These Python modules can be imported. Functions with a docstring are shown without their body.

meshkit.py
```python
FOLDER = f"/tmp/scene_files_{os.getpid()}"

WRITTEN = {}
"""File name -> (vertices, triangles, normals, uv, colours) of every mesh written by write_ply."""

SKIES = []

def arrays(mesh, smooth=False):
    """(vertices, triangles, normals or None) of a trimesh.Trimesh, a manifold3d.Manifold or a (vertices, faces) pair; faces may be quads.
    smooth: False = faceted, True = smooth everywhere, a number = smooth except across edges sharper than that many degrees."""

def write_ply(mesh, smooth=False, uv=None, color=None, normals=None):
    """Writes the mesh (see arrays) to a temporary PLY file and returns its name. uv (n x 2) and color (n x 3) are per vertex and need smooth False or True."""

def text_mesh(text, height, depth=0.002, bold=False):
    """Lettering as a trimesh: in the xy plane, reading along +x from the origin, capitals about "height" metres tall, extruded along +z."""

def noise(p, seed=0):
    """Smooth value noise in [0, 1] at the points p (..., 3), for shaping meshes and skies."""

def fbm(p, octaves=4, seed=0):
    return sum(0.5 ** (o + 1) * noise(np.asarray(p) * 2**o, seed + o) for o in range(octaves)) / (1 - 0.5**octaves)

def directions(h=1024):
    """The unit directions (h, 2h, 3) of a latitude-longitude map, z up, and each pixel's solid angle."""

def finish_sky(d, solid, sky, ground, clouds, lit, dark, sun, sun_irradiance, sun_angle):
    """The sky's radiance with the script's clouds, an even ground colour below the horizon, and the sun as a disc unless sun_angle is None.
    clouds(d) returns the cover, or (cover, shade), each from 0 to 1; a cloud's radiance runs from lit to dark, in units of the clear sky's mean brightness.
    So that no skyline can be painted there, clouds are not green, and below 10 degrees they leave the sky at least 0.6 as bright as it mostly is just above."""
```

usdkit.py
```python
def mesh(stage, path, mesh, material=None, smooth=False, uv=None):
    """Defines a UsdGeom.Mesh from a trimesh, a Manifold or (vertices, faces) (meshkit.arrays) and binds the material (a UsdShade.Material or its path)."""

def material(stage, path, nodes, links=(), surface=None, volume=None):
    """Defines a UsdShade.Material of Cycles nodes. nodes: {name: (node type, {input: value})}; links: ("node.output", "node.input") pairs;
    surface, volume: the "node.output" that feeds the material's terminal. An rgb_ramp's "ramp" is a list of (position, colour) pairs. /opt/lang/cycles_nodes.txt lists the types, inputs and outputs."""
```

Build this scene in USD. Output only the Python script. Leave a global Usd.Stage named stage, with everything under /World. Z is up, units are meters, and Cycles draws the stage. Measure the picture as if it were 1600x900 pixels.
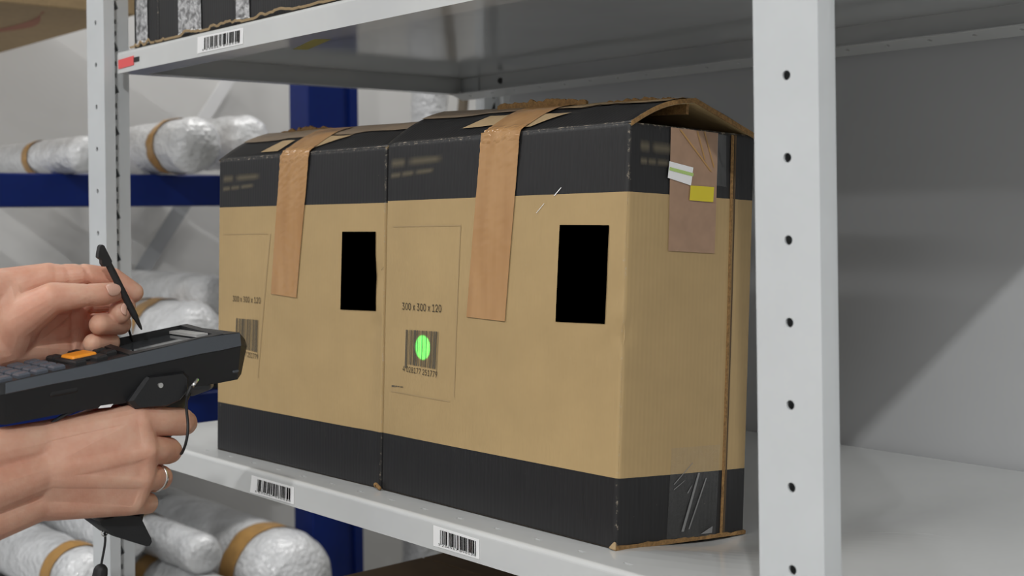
import math, random
import numpy as np, trimesh, manifold3d as m3, usdkit, meshkit
from manifold3d import Manifold, CrossSection
from pxr import Usd, UsdGeom, UsdLux, Gf, Sdf

stage = Usd.Stage.CreateInMemory()
UsdGeom.SetStageUpAxis(stage, "Z"); UsdGeom.SetStageMetersPerUnit(stage, 1.0)
world = UsdGeom.Xform.Define(stage, "/World"); stage.SetDefaultPrim(world.GetPrim())
rng = np.random.default_rng(7)

# ---------------------------------------------------------------- camera
YAW, ROLL = .8509, .0124
cam = UsdGeom.Camera.Define(stage, "/World/camera")
fw = np.array([-math.sin(YAW), math.cos(YAW), 0.0]); rt = np.array([math.cos(YAW), math.sin(YAW), 0.0]); dn = np.cross(fw, rt)
right = math.cos(ROLL) * rt + math.sin(ROLL) * dn; down = -math.sin(ROLL) * rt + math.cos(ROLL) * dn
CAM = np.array([.4792, -.6427, 1.1532])
cam.AddTransformOp().Set(Gf.Matrix4d(*right, 0, *(-down), 0, *(-fw), 0, *CAM, 1))
cam.CreateHorizontalApertureAttr(36.0)
cam.CreateFocalLengthAttr(2020.7 / 1600 * 36.0)
cam.CreateVerticalApertureOffsetAttr((331.66 - 450.0) / 1600 * 36.0)
cam.CreateFStopAttr(9.5); cam.CreateFocusDistanceAttr(1.07)
cam.CreateExposureAttr(0.0)

# ---------------------------------------------------------------- light
def rect(name, loc, w, h, power, color=(1, 1, 1), aim=None):
    l = UsdLux.RectLight.Define(stage, "/World/" + name)
    l.CreateWidthAttr(w); l.CreateHeightAttr(h); l.CreateIntensityAttr(power); l.CreateColorAttr(Gf.Vec3f(*color))
    d = np.array(aim, float) - loc if aim is not None else np.array([0, 0, -1.0])
    z = -d / np.linalg.norm(d); x = np.cross([0, 1.0, 0], z); x /= np.linalg.norm(x); y = np.cross(z, x)
    l.AddTransformOp().Set(Gf.Matrix4d(*x, 0, *y, 0, *z, 0, *map(float, loc), 1))
    return l
# fluorescent ceiling fixtures of the store room (2.95 m up), and unseen lights added as fill
rect("ceiling_lamp_light", (-1.65, -1.75, 2.95), 1.1, 1.1, 8.0, (1.0, 1.0, .995))  # added by the left wall to brighten it and give the bands gloss
rect("ceiling_lamp_light_010", (.35, -3.6, 2.95), 3.0, .5, 9.8, (1.0, 1.0, .995))
rect("ceiling_lamp_light_011", (.35, -5.6, 2.95), 3.0, .5, 15.5, (1.0, 1.0, .995))
rect("ceiling_lamp_light_001", (1.65, -1.9, 2.87), .08, .08, 3450.0, (1.0, 1.0, .995))
rect("ceiling_lamp_light_002", (-1.6, 1.2, 2.95), .3, 2.0, 14.5, (1.0, .985, .96))

rect("ceiling_lamp_light_012", (2.3, -1.0, 2.95), 1.0, 1.2, 3.7, (1.0, 1.0, .995))  # added fill for the faces turned right; no such lamp is seen

# ---------------------------------------------------------------- materials
LK = "/World/Looks/"
def mat(name, nodes, links, surface="p.BSDF"):
    return usdkit.material(stage, LK + name, nodes, links, surface=surface)
def plain(name, color, rough=.5, spec=.5, metal=0.0, noise=0.0, scale=30., coat=0.0, bump=0.0, bscale=200.):
    n = {"p": ("principled_bsdf", {"base_color": color, "roughness": rough, "specular_ior_level": spec, "metallic": metal, "coat_weight": coat, "coat_roughness": .08})}; L = []
    if noise or bump: n["t"] = ("texture_coordinate", {})
    if noise:
        n["n"] = ("noise_texture", {"scale": scale, "detail": 4.0, "roughness": .6})
        n["r"] = ("rgb_ramp", {"ramp": [(.3, tuple(c * (1 - noise) for c in color)), (.7, tuple(min(1, c * (1 + noise)) for c in color))]})
        L += [("t.object", "n.vector"), ("n.fac", "r.fac"), ("r.color", "p.base_color")]
    if bump:
        n["bn"] = ("noise_texture", {"scale": bscale, "detail": 2.0}); n["b"] = ("bump", {"strength": bump, "distance": .002})
        L += [("t.object", "bn.vector"), ("bn.fac", "b.height"), ("b.normal", "p.normal")]
    return mat(name, n, L)
GREY = plain("grey_paint", (.585, .607, .618), .32, noise=.03, scale=14)
SHELFP = plain("shelf_paint", (.60, .61, .605), .10, spec=.6, noise=.03, scale=9, bump=.012, bscale=40)
PANEL = plain("panel_paint", (.48, .49, .50), .45, noise=.02, scale=4)
BLUE = plain("blue_paint", (.002, .017, .15), .42, spec=.35, noise=.06)
WALLP = plain("wall_paint", (.66, .655, .64), .85, noise=.015, scale=3)
WALLD = plain("room_paint", (.50, .49, .48), .9)
FLOORP = plain("floor_paint", (.22, .22, .21), .6, noise=.1, scale=6)
CEILP = plain("ceiling_paint", (.70, .70, .69), .9)
DARK = plain("dark_steel", (.03, .03, .032), .5)
ZINC = plain("zinc_strap", (.34, .35, .36), .5)
WHITESTRAP = plain("white_strap", (.80, .80, .80), .5)
KRAFT = plain("kraft_board", (.40, .285, .155), .85, noise=.08, scale=90)
EDGE = plain("raw_board_edge", (.25, .14, .05), .9, noise=.35, scale=400)
DKRAFT = plain("dark_kraft_board", (.17, .11, .06), .85, noise=.1, scale=30)
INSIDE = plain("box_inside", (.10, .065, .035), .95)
INK = plain("black_print", (.035, .033, .03), .7)
GREYINK = plain("grey_print", (.10, .085, .06), .8)
BLACKOUT = plain("black_panel", (0, 0, 0), 1.0, spec=0.0)
PALE = mat("worn_lettering", {"uv": ("uvmap", {"attribute": "st"}), "s": ("separate_xyz", {}), "x": ("math", {"math_type": "pingpong", "value2": .5}), "y": ("math", {"math_type": "pingpong", "value2": .5}),
    "mx": ("map_range", {"from_min": 0., "from_max": .22, "to_min": 0., "to_max": 1., "clamp": True}), "my": ("map_range", {"from_min": 0., "from_max": .5, "to_min": 0., "to_max": 1., "clamp": True}), "m": ("math", {"math_type": "multiply"}), "k": ("math", {"math_type": "multiply", "value2": .55}),
    "tr": ("transparent_bsdf", {}), "d": ("diffuse_bsdf", {"color": (.22, .19, .135)}), "o": ("mix_closure", {})},
    [("uv.UV", "s.vector"), ("s.x", "x.value1"), ("s.y", "y.value1"), ("x.value", "mx.value"), ("y.value", "my.value"), ("mx.result", "m.value1"), ("my.result", "m.value2"), ("m.value", "k.value1"), ("k.value", "o.fac"), ("tr.BSDF", "o.closure1"), ("d.BSDF", "o.closure2")], surface="o.closure")
LINE = plain("faint_line", (.395, .28, .142), .85)
WHITE = plain("white_label_paper", (.86, .86, .86), .55)
YELLOW = plain("yellow_label", (.68, .56, .03), .5)
GREENP = plain("pale_green_print", (.45, .62, .2), .5)
RED = plain("red_label", (.78, .10, .10), .5)
YSTRIP = plain("dull_yellow_reflection", (.36, .33, .06), .5)  # colour of a yellow reflection, painted on as a patch
METAL = plain("bright_metal", (.75, .74, .72), .22, metal=1.0)
BLACKP = plain("black_plastic", (.013, .0135, .015), .42, bump=.08, bscale=900)
SIDEP = plain("charcoal_plastic", (.060, .068, .079), .40, bump=.06, bscale=900)
RUBBER = plain("rubber", (.012, .012, .013), .6)
KEYP = plain("key_grey", (.075, .085, .105), .45)
ORANGE = plain("orange_key", (.85, .30, .02), .45)
SCREEN = plain("display_glass", (.05, .055, .06), .06, spec=.9)
CORD = plain("black_cord", (.008, .008, .009), .55)
TUBE = plain("brown_tube", (.16, .13, .095), .8)

def board(name, H, W, lo=.165, hi=.835, kraft=(.44, .312, .155), band=(.0145, .0142, .0148)):
    """Corrugated board printed with a charcoal band along its lower and upper edge; UV is metres along and up the wall."""
    n = {"uv": ("uvmap", {"attribute": "st"}), "s": ("separate_xyz", {}), "t": ("texture_coordinate", {}),
         "a": ("math", {"math_type": "less_than", "value2": lo * H}), "b": ("math", {"math_type": "greater_than", "value2": hi * H}), "m": ("math", {"math_type": "maximum"}),
         "n1": ("noise_texture", {"scale": 9., "detail": 6., "roughness": .65}), "r1": ("rgb_ramp", {"ramp": [(.3, tuple(c * .92 for c in kraft)), (.72, tuple(c * 1.07 for c in kraft))]}),
         "mp": ("mapping", {"mapping_type": "point", "scale": (900., 900., 12.)}), "n2": ("noise_texture", {"scale": 1., "detail": 3.}), "r2": ("rgb_ramp", {"ramp": [(.3, tuple(c * .8 for c in band)), (.75, tuple(c * 1.3 for c in band))]}),
         "mix": ("mix_color", {}),
         # the corrugation's fine upright flutes
         "w": ("math", {"math_type": "multiply", "value2": 2 * math.pi / .0045}), "sn": ("math", {"math_type": "sine"}), "hm": ("math", {"math_type": "multiply_add", "value2": .5}), "n3": ("noise_texture", {"scale": 260., "detail": 3.}),
         "bp": ("bump", {"strength": .16, "distance": .0004}),
         # scuffs: the print rubbed off along edges
         "n4": ("noise_texture", {"scale": 210., "detail": 5., "roughness": .75}), "e1": ("map_range", {"from_min": .0, "from_max": .0035, "to_min": 1., "to_max": 0., "clamp": True}), "ew": ("math", {"math_type": "subtract", "value1": W}),
         "mn": ("math", {"math_type": "minimum"}), "eh": ("math", {"math_type": "subtract", "value1": H}), "eab": ("math", {"math_type": "absolute"}), "mn2": ("math", {"math_type": "minimum"}),
         "ad": ("math", {"math_type": "multiply_add", "value2": .22}), "gt": ("map_range", {"from_min": .68, "from_max": .80, "to_min": 0., "to_max": .6, "clamp": True}), "scuff": ("mix_color", {"b": (.44, .37, .28)}),
         "sp": ("math", {"math_type": "multiply_add", "value2": .27, "value3": .15}), "p": ("principled_bsdf", {"roughness": .46})}
    L = [("uv.UV", "s.vector"), ("s.y", "a.value1"), ("s.y", "b.value1"), ("a.value", "m.value1"), ("b.value", "m.value2"),
         ("t.object", "n1.vector"), ("n1.fac", "r1.fac"), ("t.object", "mp.vector"), ("mp.vector", "n2.vector"), ("n2.fac", "r2.fac"),
         ("m.value", "mix.fac"), ("r1.color", "mix.a"), ("r2.color", "mix.b"),
         ("m.value", "sp.value1"), ("sp.value", "p.specular_ior_level"), ("s.x", "w.value1"), ("w.value", "sn.value1"), ("sn.value", "hm.value1"), ("t.object", "n3.vector"), ("n3.fac", "hm.value3"), ("hm.value", "bp.height"), ("bp.normal", "p.normal"),
         ("s.x", "ew.value2"), ("ew.value", "mn.value1"), ("s.x", "mn.value2"), ("s.y", "eh.value2"), ("eh.value", "eab.value1"), ("mn.value", "mn2.value1"), ("eab.value", "mn2.value2"), ("mn2.value", "e1.value"),
         ("t.object", "n4.vector"), ("e1.result", "ad.value1"), ("n4.fac", "ad.value3"), ("ad.value", "gt.value"), ("gt.result", "scuff.fac"), ("mix.result", "scuff.a"), ("scuff.result", "p.base_color")]
    return mat(name, n, L)

TAPE = mat("brown_packing_tape", {"t": ("texture_coordinate", {}), "mp": ("mapping", {"mapping_type": "point", "scale": (60., 60., 9.)}), "n": ("noise_texture", {"scale": 1., "detail": 3.}),
    "r": ("rgb_ramp", {"ramp": [(.3, (.40, .215, .088)), (.7, (.48, .275, .12))]}), "n2": ("noise_texture", {"scale": 45., "detail": 2.}), "b": ("bump", {"strength": .25, "distance": .002}),
    "p": ("principled_bsdf", {"roughness": .16, "specular_ior_level": .45})},
    [("t.object", "mp.vector"), ("mp.vector", "n.vector"), ("n.fac", "r.fac"), ("r.color", "p.base_color"), ("t.object", "n2.vector"), ("n2.fac", "b.height"), ("b.normal", "p.normal")])
PTAPE = plain("dusty_pink_tape", (.36, .225, .145), .38, noise=.10, scale=60)
OLDTAPE = plain("amber_tape", (.46, .26, .085), .35, noise=.12, scale=40)
DULLT = plain("dull_ridge_tape", (.27, .20, .135), .4, noise=.12, scale=35)
CLEAR = mat("clear_tape", {"t": ("texture_coordinate", {}), "n": ("noise_texture", {"scale": 60., "detail": 3., "distortion": 1.0}), "b": ("bump", {"strength": .6, "distance": .004}),
    "tr": ("transparent_bsdf", {"color": (.97, .97, .96)}), "g": ("glossy_bsdf", {"color": (1, 1, 1), "roughness": .18}), "mx": ("mix_closure", {"fac": .075})},
    [("t.object", "n.vector"), ("n.fac", "b.height"), ("b.normal", "g.normal"), ("tr.BSDF", "mx.closure1"), ("g.BSDF", "mx.closure2")], surface="mx.closure")
WRAP = mat("bubble_wrap", {"t": ("texture_coordinate", {}), "v": ("voronoi_texture", {"scale": 105., "feature": "f1"}), "n": ("noise_texture", {"scale": 26., "detail": 4., "distortion": .6}),
    "h": ("math", {"math_type": "multiply_add", "value2": -.35}), "b": ("bump", {"strength": .75, "distance": .008}), "n2": ("noise_texture", {"scale": 13., "detail": 3.}), "r": ("rgb_ramp", {"ramp": [(.3, (.60, .61, .62)), (.65, (.83, .84, .85))]}),
    "p": ("principled_bsdf", {"roughness": .22, "specular_ior_level": .6, "coat_weight": .3, "coat_roughness": .1})},
    [("t.object", "v.vector"), ("t.object", "n.vector"), ("v.distance", "h.value1"), ("n.fac", "h.value3"), ("h.value", "b.height"), ("b.normal", "p.normal"), ("t.object", "n2.vector"), ("n2.fac", "r.fac"), ("r.color", "p.base_color")])
SILVER = mat("crinkled_silver_tape", {"t": ("texture_coordinate", {}), "n": ("noise_texture", {"scale": 120., "detail": 5., "distortion": .8}), "r": ("rgb_ramp", {"ramp": [(.38, (.16, .16, .165)), (.62, (.55, .55, .56))]}), "b": ("bump", {"strength": 1.0, "distance": .004}),
    "p": ("principled_bsdf", {"roughness": .2, "specular_ior_level": .7, "coat_weight": .5})},
    [("t.object", "n.vector"), ("n.fac", "r.fac"), ("r.color", "p.base_color"), ("n.fac", "b.height"), ("b.normal", "p.normal")])
SKIN = mat("skin", {"t": ("texture_coordinate", {}), "n": ("noise_texture", {"scale": 42., "detail": 4., "roughness": .6}), "r": ("rgb_ramp", {"ramp": [(.28, (.55, .27, .185)), (.5, (.60, .33, .235)), (.72, (.64, .39, .285))]}),
    "n2": ("noise_texture", {"scale": 700., "detail": 2.}), "b": ("bump", {"strength": .12, "distance": .0008}),
    "p": ("principled_bsdf", {"roughness": .5, "specular_ior_level": .35, "subsurface_weight": .25, "subsurface_scale": .004, "subsurface_radius": (1., .35, .2)})},
    [("t.object", "n.vector"), ("n.fac", "r.fac"), ("r.color", "p.base_color"), ("t.object", "n2.vector"), ("n2.fac", "b.height"), ("b.normal", "p.normal")])
NAIL = plain("fingernail", (.62, .375, .29), .33)

# ---------------------------------------------------------------- scene helpers
used = {}
def numbered(parent, name):
    k = used.get((parent, name), -1) + 1
    used[(parent, name)] = k
    return f"{parent}/{name}" + (f"_{k:03d}" if k else "")
BASE = {}
def tag(p, label=None, cat=None, group=None, kind=None):
    for k, v in (("label", label), ("category", cat), ("group", group), ("kind", kind)):
        if v: p.SetCustomDataByKey(k, v)
def thing(name, label, cat, base, group=None):
    path = numbered("/World", name)
    x = UsdGeom.Xform.Define(stage, path); x.AddTranslateOp().Set(Gf.Vec3d(*map(float, base)))
    BASE[path] = np.array(base, float); tag(x.GetPrim(), label, cat, group)
    return path
def arr(m):
    if hasattr(m, "to_mesh"):
        k = m.to_mesh(); return np.array(k.vert_properties[:, :3]), np.array(k.tri_verts)
    if isinstance(m, tuple):
        v, f = np.asarray(m[0], float), np.asarray(m[1], int)
        return v, np.vstack([f[:, [0, 1, 2]], f[:, [0, 2, 3]]]) if f.shape[1] == 4 else f
    return np.array(m.vertices), np.array(m.faces)
def part(parent, name, m, material, smooth=30, uv=None, label=None):
    """One Mesh prim under the thing or part; m is in world coordinates."""
    v, f = arr(m)
    root = "/" + "/".join(parent.split("/")[1:3])
    path = numbered(parent, name)
    g = usdkit.mesh(stage, path, (v - BASE[root], f), material, smooth=(smooth if uv is None else (True if smooth else False)), uv=uv)
    if label: tag(g.GetPrim(), label)
    return path
def solo(name, m, material, label=None, cat=None, group=None, kind=None, smooth=30):
    path = numbered("/World", name)
    v, f = arr(m)
    g = usdkit.mesh(stage, path, (v, f), material, smooth=smooth)
    tag(g.GetPrim(), label, cat, group, kind)
    return path
def join(*ms):
    vs, fs, n = [], [], 0
    for m in ms:
        v, f = arr(m); vs.append(v); fs.append(f + n); n += len(v)
    return np.vstack(vs), np.vstack(fs)
def box(x0, x1, y0, y1, z0, z1, r=0.0):
    if r <= 0: return Manifold.cube((x1 - x0, y1 - y0, z1 - z0)).translate((x0, y0, z0))
    s = Manifold.sphere(r, 12)
    return Manifold.batch_hull([s.translate((x, y, z)) for x in (x0 + r, x1 - r) for y in (y0 + r, y1 - r) for z in (z0 + r, z1 - r)])
def prism_z(poly, z0, z1): return Manifold.extrude(CrossSection([poly]), z1 - z0).translate((0, 0, z0))
def prism_x(poly_yz, x0, x1):
    """Extrudes a (y, z) outline along x."""
    p = np.array(poly_yz, float)
    if np.sum(p[:, 0] * np.roll(p[:, 1], -1) - np.roll(p[:, 0], -1) * p[:, 1]) < 0: p = p[::-1]
    return Manifold.extrude(CrossSection([p]), x1 - x0).transform([[0, 0, 1, x0], [1, 0, 0, 0], [0, 1, 0, 0]])
def cyl(p0, p1, r, r2=None, n=20):
    p0, p1 = np.array(p0, float), np.array(p1, float); d = p1 - p0; h = np.linalg.norm(d); d /= h
    a = np.cross(d, [0, 0, 1.0] if abs(d[2]) < .9 else [1.0, 0, 0]); a /= np.linalg.norm(a); b = np.cross(d, a)
    T = np.array([[a[0], b[0], d[0], p0[0]], [a[1], b[1], d[1], p0[1]], [a[2], b[2], d[2], p0[2]]])
    return Manifold.cylinder(h, r, r if r2 is None else r2, n).transform(T.tolist())
def sph(p, r, n=20): return Manifold.sphere(r, n).translate(tuple(map(float, p)))
def bone(a, ra, b, rb, n=20): return Manifold.batch_hull([sph(a, ra, n), sph(b, rb, n)])
def tube(pts, r, n=8):
    """A smooth cord through the points."""
    p = np.array(pts, float); t = np.linspace(0, 1, len(p)); tt = np.linspace(0, 1, 10 * len(p))
    from scipy.interpolate import make_interp_spline
    q = make_interp_spline(t, p, k=min(3, len(p) - 1))(tt)
    d = np.gradient(q, axis=0); d /= np.linalg.norm(d, axis=1, keepdims=True)
    a = np.cross(d, [0.31, .95, .05]); a /= np.linalg.norm(a, axis=1, keepdims=True); b = np.cross(d, a)
    an = np.arange(n) * 2 * np.pi / n
    rr = np.broadcast_to(r, (len(q),))
    v = q[:, None] + rr[:, None, None] * (np.cos(an)[None, :, None] * a[:, None] + np.sin(an)[None, :, None] * b[:, None])
    return loft(v, cap=True)
def loft(rings, cap=True):
    """rings: (k, n, 3) closed loops joined in order."""
    R = np.asarray(rings, float); k, n = R.shape[:2]
    i, j = np.meshgrid(np.arange(k - 1), np.arange(n), indexing="ij"); j2 = (j + 1) % n
    q = np.stack([i * n + j, i * n + j2, (i + 1) * n + j2, (i + 1) * n + j], -1).reshape(-1, 4)
    f = np.vstack([q[:, [0, 1, 2]], q[:, [0, 2, 3]]]); v = R.reshape(-1, 3)
    if cap:
        c0, c1 = len(v), len(v) + 1
        v = np.vstack([v, R[0].mean(0), R[-1].mean(0)]); a = np.arange(n); b = (a + 1) % n
        f = np.vstack([f, np.stack([np.full(n, c0), b, a], 1), np.stack([np.full(n, c1), (k - 1) * n + a, (k - 1) * n + b], 1)])
    m = trimesh.Trimesh(v, f, process=False)
    if m.volume < 0: f = f[:, ::-1]
    return v, f
def sheet(P, th=None):
    """P: (n, m, 3) grid of points -> a surface, or with th a slab of that thickness below it (against the surface normal)."""
    n, m = P.shape[:2]; i, j = np.meshgrid(np.arange(n - 1), np.arange(m - 1), indexing="ij")
    q = np.stack([i * m + j, (i + 1) * m + j, (i + 1) * m + j + 1, i * m + j + 1], -1).reshape(-1, 4)
    f = np.vstack([q[:, [0, 1, 2]], q[:, [0, 2, 3]]]); v = P.reshape(-1, 3)
    if th is None: return v, f
    du, dv = np.gradient(P, axis=0), np.gradient(P, axis=1); N = np.cross(du, dv); N /= np.linalg.norm(N, axis=2, keepdims=True)
    v2 = (P - N * th).reshape(-1, 3); k = len(v)
    idx = np.arange(k).reshape(n, m); loop = np.concatenate([idx[:-1, 0], idx[-1, :-1], idx[:0:-1, -1], idx[0, :0:-1]])
    a, b = loop, np.roll(loop, -1)
    return np.vstack([v, v2]), np.vstack([f, f[:, ::-1] + k, np.stack([a, a + k, b], 1), np.stack([b, a + k, b + k], 1)])
def smoothstep(a, b, x):
    t = np.clip((x - a) / (b - a), 0, 1); return t * t * (3 - 2 * t)

# ---------------------------------------------------------------- the room
def struct(name, m, material): solo(name, m, material, kind="structure", smooth=False)
struct("floor", box(-2.42, 3.1, -8.1, 3.6, -.1, 0), FLOORP)
struct("ceiling", box(-2.42, 3.1, -8.1, 3.6, 3.0, 3.1), CEILP)
struct("wall_left", box(-2.42, -2.32, -8.0, 3.5, 0, 3), WALLP)
struct("wall_back", box(-2.42, 3.1, 3.5, 3.6, 0, 3), WALLP)
struct("wall_right", box(3.0, 3.1, -8.0, 3.5, 0, 3), WALLD)
struct("wall_front", box(-2.42, 3.1, -8.1, -8.0, 0, 3), WALLD)

# ---------------------------------------------------------------- grey boltless shelving unit
unit = thing("shelving_unit", "light grey steel shelving unit with perforated posts holding the two taped cartons", "shelving unit", (-.5, .3, 0))
Z0 = 1.1342                                   # one hole of the 50 mm pitch
def post(cx, yf, sgn, z0=0.0, z1=2.2):
    """T-shaped upright: a front flange with a row of round holes, and a slotted web behind. sgn: +1 faces -y."""
    y = lambda d: yf + sgn * d
    def bx(x0, x1, d0, d1): a, b = sorted((y(d0), y(d1))); return box(cx + x0, cx + x1, a, b, z0, z1)
    t = .0016
    s = bx(-.0248, .0232, 0, t)
    fl = [bx(-.0248, -.0248 + t, 0, .013), bx(.0232 - t, .0232, 0, .013), bx(-.0248, -.011, .013 - t, .013), bx(.0095, .0232, .013 - t, .013),
          bx(-.011, -.011 + t, .013 - t, .037), bx(.0095 - t, .0095, .013 - t, .037), bx(-.011, .0095, .037 - t, .037)]
    for q in fl: s += q
    cut, slot = [], []
    for k in range(int((z0 - Z0) / .05) - 1, int((z1 - Z0) / .05) + 1):
        z = Z0 + .05 * k
        if not z0 + .02 < z < z1 - .02: continue
        a, b = sorted((y(-.003), y(.006)))
        cut.append(cyl((cx, a, z), (cx, b, z), .0030, n=20))
        for dz in (-.012, .002):
            d0, d1 = sorted((y(.0175), y(.0215))); slot.append(box(cx + .004, cx + .014, d0, d1, z + dz - .0028, z + dz + .0028)); slot.append(box(cx - .014, cx - .006, d0, d1, z + dz - .0028, z + dz + .0028))
        w = [(y(.0165), z + .0305), (y(.0165), z + .014), (y(.0245), z + .018), (y(.021), z + .026)]
        slot.append(prism_x(w, cx + .004, cx + .014)); slot.append(prism_x(w, cx - .014, cx - .006))
    return s - Manifold.batch_boolean(cut + slot, m3.OpType.Add)
part(unit, "post", post(0.0, 0.0, 1), GREY)
part(unit, "post", post(-1.0, 0.0, 1), GREY)
part(unit, "post", post(-.962, .60, -1), GREY)
part(unit, "post", post(0.02, .60, -1), GREY)
part(unit, "post", post(1.0, 0.0, 1), GREY)
part(unit, "post", post(1.0, .60, -1), GREY)

XL, XR, YF, YR = -.9665, -.0335, .012, .533
def shelf(z, sag=0.0, XR=-.0335):
    """Steel tray: rounded front lip with a return flange, end lips and a rear lip; small holes along the front."""
    r, t, h = .004, .0015, .0255
    arc = [(YF + r - r * math.cos(a), z - r + r * math.sin(a)) for a in np.linspace(0, math.pi / 2, 6)]
    outer = [(YF + .032, z - h), (YF, z - h)] + [(YF, z - r - .001)] + arc[0:] + [(YR, z), (YR, z - h - .007), (YR - .020, z - h)]
    inner = [(YR - .020, z - h + t), (YR - t, z - h - .007 + t), (YR - t, z - t), (YF + r, z - t), (YF + t, z - r), (YF + t, z - h + t), (YF + .032, z - h + t)]
    s = prism_x(outer + inner, XL, XR)
    s += box(XL, XL + t, YF + .004, YR - .002, z - h, z - .001) + box(XR - t, XR, YF + .004, YR - .002, z - h, z - .001)
    s += box(XL, XL + .014, YF + .004, YR - .002, z - h, z - h + t) + box(XR - .014, XR, YF + .004, YR - .002, z - h, z - h + t)
    holes = []
    for k in range(19):
        x = XL + .033 + k * .048
        holes.append(box(x - .004, x + .004, YF + .0155, YF + .0185, z - .006, z + .01))
        holes.append(cyl((x, YR - .012, z - h - .015), (x, YR - .012, z - h + .006), .0024, n=12))
    s = s - Manifold.batch_boolean(holes, m3.OpType.Add)
    if XR > -.03: s = s - box(-.0335, .0335, 0, .045, z - .05, z + .05)
    if sag:
        s = s.refine_to_length(.022)
        v, f = arr(s)
        top = v[:, 2] > z - .006
        d = sag * smoothstep(-.93, -.72, v[:, 0]) * (1 - smoothstep(-.185, -.06, v[:, 0])) * smoothstep(.04, .18, v[:, 1]) * (1 - smoothstep(.30, .515, v[:, 1]))
        v[:, 2] -= d * top
        return v, f
    return s
ZL, ZU = .9, 1.3472
part(unit, "shelf", shelf(ZL, .0128, .9665), SHELFP, smooth=25)
part(unit, "shelf", shelf(ZU, 0.0, .10), SHELFP, smooth=25)
part(unit, "shelf", shelf(.45), SHELFP, smooth=25)
pan = prism_x([(.541, .30), (.541, 2.1), (.5425, 2.1), (.5425, .30)], -.872, .965) + box(-.872, -.8705, .541, .60, .30, 2.1)
part(unit, "back_panel", pan, PANEL)
part(unit, "bolt", cyl((-0.8819, 0.5325, 1.3364), (-0.8784, 0.5295, 1.3359), .0042, n=20), DARK, label="dark bolt head on the rear lip")
part(unit, "bracket", box(-.9665, -.925, .528, .5315, ZU - .0245, ZU - .002) , GREY)

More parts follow.
